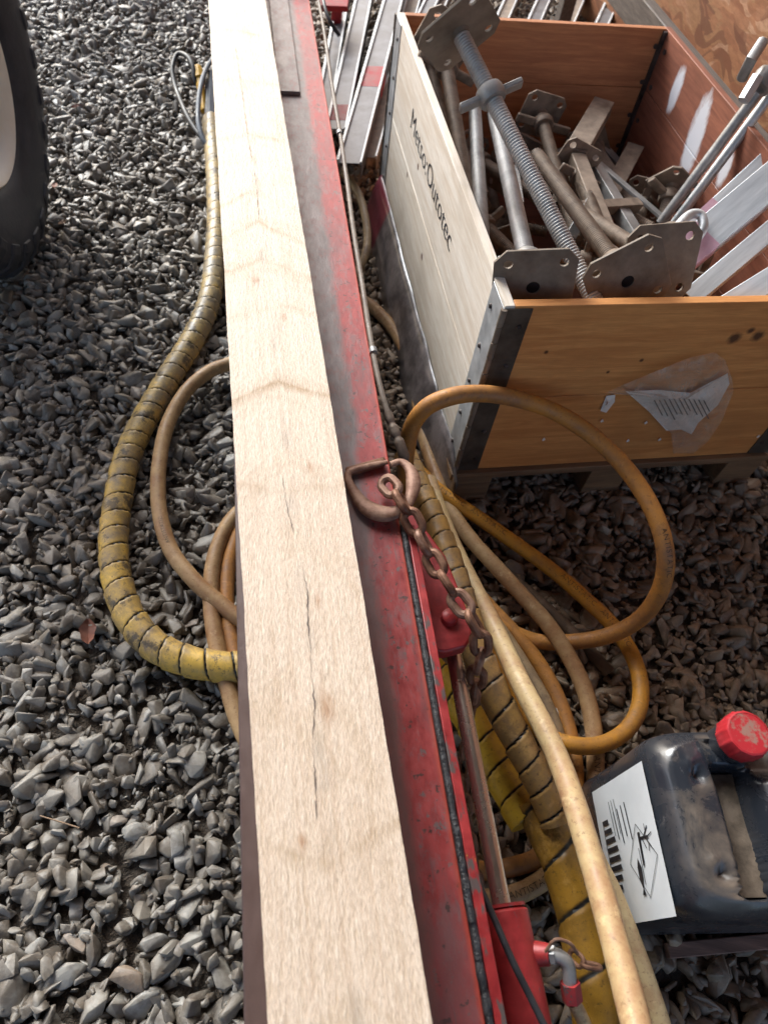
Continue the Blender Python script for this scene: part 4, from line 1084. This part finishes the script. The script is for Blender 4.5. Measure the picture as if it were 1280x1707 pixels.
crumple([(1000, 685), (1010, 660), (1025, 658), (1024, 670), (1010, 688)], (1013, 672), .004, .006, 1.0, 3).build('torn_corner', 'docpaper', pouch)
ch = MB()
for (x, y) in [(905, 733), (1045, 735), (1002, 702), (1098, 733), (1262, 728), (1075, 705)]:
    p = onfront(x, y, .003); ch.prism([p+E_*.005, p+Z_*.008, p-E_*.003, p-Z_*.004], -N_*.001)
ch.build('tape_scraps', 'docpaper', pouch)

# ------------------------------------------------------------------ canister
aD = Vector((.17, -.985, 0)).normalized(); bD = Vector((.985, .17, 0)).normalized()
A0 = at(1083, 1258, .35); CT = A0-aD*.045
canH, canW, canL = .36, .262, .38
can = thing('canister', 'black plastic canister with red cap and white hazard label, on gravel at right edge', 'canister', (CT+aD*canW/2+bD*canL/2).xy.to_3d(), frame(bD, -aD, Z_))
def C(s, t, z): return Vector((CT.x, CT.y, 0))+aD*s+bD*t+Z_*z
def sup(u, n=5.0): return (1-abs(u)**n)**(1/n)
mb = MB(); NG = 72
# body wall rings from bottom to shoulder, then heightfield top
def outline(th_, shrink):
    ca, sa = math.cos(th_), math.sin(th_); n = 7.0
    r = (abs(ca)**n+abs(sa)**n)**(-1/n)
    return canW/2+(canW/2-shrink)*r*ca, canL/2+(canL/2-shrink)*r*sa
K = 96
rings = [(0.0, .016), (.006, .004), (.02, 0.0), (.05, 0), (.09, .0015), (.2, .0015), (.27, .0), (.30, .0), (.322, .003), (.338, .010), (.348, .020)]
for (z, sh_) in rings:
    for k in range(K):
        s_, t_ = outline(2*math.pi*k/K, sh_); mb.v.append(C(s_, t_, z))
for r in range(len(rings)-1):
    for k in range(K): mb.f.append([r*K+k, r*K+(k+1) % K, (r+1)*K+(k+1) % K, (r+1)*K+k])
mb.f.append(list(range(K))[::-1])
def sm01(x): x = max(0, min(1, x)); return x*x*(3-2*x)
def toph(s_, t_):
    h = .353+.006*sm01((min(s_, canW-s_, t_, canL-t_)-.02)/.03)
    # hand recess beside the grip
    def rect(s0, s1, t0, t1, e): return sm01((s_-s0)/e)*sm01((s1-s_)/e)*sm01((t_-t0)/e)*sm01((t1-t_)/e)
    h -= .055*rect(.058, .240, .084, .146, .010)
    h -= .055*rect(.075, .235, .195, .255, .014)
    h += .020*rect(.072, .24, .138, .197, .02)
    h -= .020*rect(-.03, .085, .075, .21, .022)*.6
    for (cs, ct_) in ((.075, .062), (.205, .062)):
        dd = math.hypot(s_-cs, t_-ct_); h += .007*math.exp(-((s_-cs+.012)**2+(t_-ct_+.008)**2)/.00006)-.012*math.exp(-dd*dd/.00009)
    h += .0015*mnoise.noise(Vector((s_*25, t_*25, 0)))
    return h
base = (len(rings)-1)*K; RN = 34; prev = base
for r in range(1, RN):
    f = 1-r/RN
    start = len(mb.v)
    for k in range(K):
        s_, t_ = outline(2*math.pi*k/K, .020); s_ = canW/2+(s_-canW/2)*f; t_ = canL/2+(t_-canL/2)*f
        mb.v.append(C(s_, t_, toph(s_, t_)))
    for k in range(K): mb.f.append([prev+k, prev+(k+1) % K, start+(k+1) % K, start+k])
    prev = start
mb.v.append(C(canW/2, canL/2, toph(canW/2, canL/2))); ci = len(mb.v)-1
for k in range(K): mb.f.append([prev+k, prev+(k+1) % K, ci])
mb.build('body', 'can', can, angle=70)
# dirt lying in the hand recess
mb = MB(); g1, g2 = 16, 8; vs = []
for i in range(g1+1):
    for j in range(g2+1):
        s_, t_ = .066+.165*i/g1, .090+.050*j/g2; vs.append(C(s_, t_, .3180+.0015*mnoise.noise(Vector((s_*40, t_*40, 4)))))
mb.add(vs, [(i*(g2+1)+j, i*(g2+1)+j+1, (i+1)*(g2+1)+j+1, (i+1)*(g2+1)+j) for i in range(g1) for j in range(g2)])
mb.build('caked_dirt', 'candirt', can)
cc = C(.028, .131, 0)
neck = MB().lathe([(.030, .33), (.030, .362), (.033, .364), (.033, .372), (.027, .372)], 32, T=cc).build('neck', 'can', can)
cap = MB(); K2 = 96; prof = [(.0320, .370), (.0335, .374), (.0338, .400), (.0322, .405), (.0295, .406)]
for (r, z) in prof:
    for k in range(K2):
        lob = 1+.05*max(0, math.cos(2*math.pi*k/K2*12))**2*(1 if .372 < z < .404 else .3)
        a = 2*math.pi*k/K2; cap.v.append(cc+Vector((r*lob*math.cos(a), r*lob*math.sin(a), z)))
for i in range(len(prof)-1):
    for k in range(K2): cap.f.append([i*K2+k, i*K2+(k+1) % K2, (i+1)*K2+(k+1) % K2, (i+1)*K2+k])
cap.f.append(list(range(K2))[::-1])
cp_ = cap.build('screw_cap', 'capside', can)
MB().lathe([(.0297, .4055), (.0275, .4035), (.0001, .404)], 40, T=cc).build('cap_top', 'cap', cp_)
# label on the left face
def LP(u, v, off=.0018):
    """u 0..1 far to near along the top edge, v 0..1 top to bottom"""
    return C(.047+u*.205, 0.0, .322-v*.215)-bD*off
lb = MB(); nl = 14; vs = []
for i in range(nl+1):
    for j in range(nl+1):
        vs.append(LP(i/nl, j/nl, .0018+.0012*abs(mnoise.noise(Vector((i*.4, j*.4, 8))))))
lb.add(vs, [(i*(nl+1)+j, i*(nl+1)+j+1, (i+1)*(nl+1)+j+1, (i+1)*(nl+1)+j) for i in range(nl) for j in range(nl)])
label_o = lb.build('hazard_label', 'paper', can)
ink = MB()
def ipoly(pts, off=.0034): ink.add([LP(u, v, off) for u, v in pts], [list(range(len(pts)))])
def iline(u0, v0, u1, v1, w_):
    du, dv = u1-u0, v1-v0; l = math.hypot(du, dv); a, b = -dv/l*w_, du/l*w_
    ipoly([(u0+a, v0+b), (u1+a, v1+b), (u1-a, v1-b), (u0-a, v0-b)])
for k in range(4): iline(.20+.01*k, .42+.075*k, .47-.035*(k % 2), .40+.075*k, .0075)
for k in range(3): iline(.14, .60+.05*k, .40, .58+.05*k, .004)
# row of stripes tapering at both ends
for k in range(9):
    u = .26+k*.068; hh = .055+.13*math.sin(math.pi*(k+.7)/9.6); ipoly([(u, .86-hh), (u+.034, .86-hh*1.05), (u+.034, .86+.02), (u, .86+.02)])
iline(.26, .885, .90, .885, .004)
for (a, b) in (((.38, .30), (.62, .52)), ((.62, .52), (.86, .30)), ((.86, .30), (.62, .06)), ((.62, .06), (.38, .30))): iline(*a, *b, .003)
# dead tree and fish pictogram
ipoly([(.44, .26), (.66, .285), (.66, .31), (.44, .30)]); iline(.48, .30, .49, .14, .009); iline(.49, .22, .42, .13, .006); iline(.49, .19, .56, .12, .006); iline(.49, .16, .47, .08, .004); iline(.45, .17, .40, .17, .004); iline(.53, .15, .58, .17, .004); iline(.49, .24, .56, .20, .005)
ipoly([(.60, .38), (.66, .345), (.74, .35), (.80, .375), (.84, .35), (.84, .41), (.80, .385), (.74, .41), (.66, .41)]); iline(.54, .33, .78, .33, .004)
ink.build('label_print', 'labelink', label_o, smooth=False)
# lath under the canister
a, b = at(1110, 1585, .012), at(1360, 1562, .012)
sq(MB(), a, b, .011, .009)
solo(sq(MB(), a, b, .012, .009), 'wooden_lath', 'stick', 'thin reddish wooden lath on gravel in front of the canister', 'lath', bevel=.002)

# ------------------------------------------------------------------ tractor wheel
WC = Vector((-1.218, 1.628, 0)); WR, WW = .475, .115; wy = .25
ax = Vector((math.cos(wy), math.sin(wy), 0)); fw = Vector((-math.sin(wy), math.cos(wy), 0))
CW_ = WC-ax*.03+Z_*WR
wheel = thing('vehicle_wheel', 'large black lugged tyre with cream rim standing at top left', 'wheel', (CW_.x, CW_.y, 0))
Rw = frame(fw, Z_, ax) if fw.cross(Z_).dot(ax) > 0 else frame(-fw, Z_, ax)
tp = [(.235, .085), (.245, .100), (.27, .112), (.32, .128), (.37, .133), (.41, .128), (.435, .112), (.448, .09), (.452, .05), (.454, 0)]
prof = tp+[(r, -z) for r, z in tp[::-1][1:]]+[(.225, -.06), (.225, .06)]
MB().lathe(prof, 96, Rw, CW_, close=True).build('tyre', 'tyre', wheel, angle=50)
tyre_o = [c for c in wheel.children if c.name.startswith('tyre')][0]
for k in range(26):
    for sg in (1, -1):
        a0 = 2*math.pi*(k+(.5 if sg < 0 else 0))/26
        # slanted lug from tread centre over the shoulder and down the side wall
        path = [(.455, .008, 0), (.457, .05, .06), (.450, .095, .13), (.430, .120, .17), (.395, .133, .19), (.37, .134, .20)]
        top = []; mbl = MB(); sec = []
        for (r, z, da) in path:
            for (dw, dr) in ((-.030, -.006), (-.021, .008), (.021, .008), (.030, -.006)):
                an = a0+da+dw/r*1.0
                if z > .11: rr2, zz2 = r+(.4*dr if dr > 0 else 0), z+(.55*dr)
                else: rr2, zz2 = r+dr, z
                sec.append(CW_+Rw @ Vector((rr2*math.cos(an), rr2*math.sin(an), sg*zz2)))
        fs = []
        for i in range(len(path)-1):
            for j in range(4):
                j2 = (j+1) % 4; fs.append((i*4+j, i*4+j2, (i+1)*4+j2, (i+1)*4+j))
        fs += [(0, 3, 2, 1), (len(path)*4-4, len(path)*4-3, len(path)*4-2, len(path)*4-1)]
        if 'allug' not in globals(): allug = MB()
        allug.add(sec, fs)
allug.build('tread_lugs', 'tyre', wheel, smooth=False, bevel=.004)
rp = [(.224, .070), (.236, .092), (.242, .098), (.238, .101), (.228, .094), (.214, .070), (.205, .03), (.198, .0), (.15, -.005), (.11, .02), (.10, .03), (.0001, .03)]
MB().lathe(rp[::-1], 64, Rw, CW_).build('rim', 'rim', wheel)
MB().lathe([(.06, .03), (.06, .07), (.05, .08), (.0001, .08)], 32, Rw, CW_).build('hub', 'hub', wheel)

# ------------------------------------------------------------------ litter
def leaf(x, y, ln_, wd, mat, label, seed, name='dead_leaf'):
    c = at(x, y, .026); a = rng.uniform(0, 6.28); d = Vector((math.cos(a), math.sin(a), .15)); s_ = Vector((-math.sin(a), math.cos(a), 0)); mb = MB(); vs = []
    for i in range(9):
        t = i/8; ww = wd*math.sin(math.pi*min(1, t*.93+.05))**.8*(1+.3*mnoise.noise(Vector((t*4, seed, 0))))
        for j in (-1, -.5, 0, .5, 1):
            vs.append(c+d*(t-.5)*ln_+s_*j*ww+Z_*(abs(j)**1.5*wd*.45+.004*mnoise.noise(Vector((t*5, j*2, seed)))))
    mb.add(vs, [(i*5+j, i*5+j+1, (i+1)*5+j+1, (i+1)*5+j) for i in range(8) for j in range(4)])
    solo(mb, name, mat, label, 'leaf', 'dead leaves on the gravel')
leaf(148, 1053, .05, .016, 'leaf', 'curled reddish brown leaf left of the spiral wrapped hose bend', 1)
leaf(128, 178, .035, .010, 'leaf', 'small orange brown leaf on gravel near the tyre top', 2)
leaf(92, 310, .035, .010, 'leaf', 'small red brown leaf beside the tyre', 3)
leaf(105, 372, .03, .008, 'dryleaf', 'pale straw coloured leaf below the red brown one beside the tyre', 4)

for i, (x, y) in enumerate([(318, 190), (100, 1370), (245, 705), (60, 700), (690, 1130)][:3]):
    a = rng.uniform(0, 3.1); c = at(x, y, .03); d = Vector((math.cos(a), math.sin(a), .1))*.035
    solo(MB().tube([c-d, c+Z_*.003, c+d], .0013, 6), 'straw', 'dryleaf', ['dry straw on gravel below the yellow plug', 'dry straw on gravel low at the left edge', 'dry straw beside the spiral wrapped hose'][i], 'straw', 'bits of dry straw')
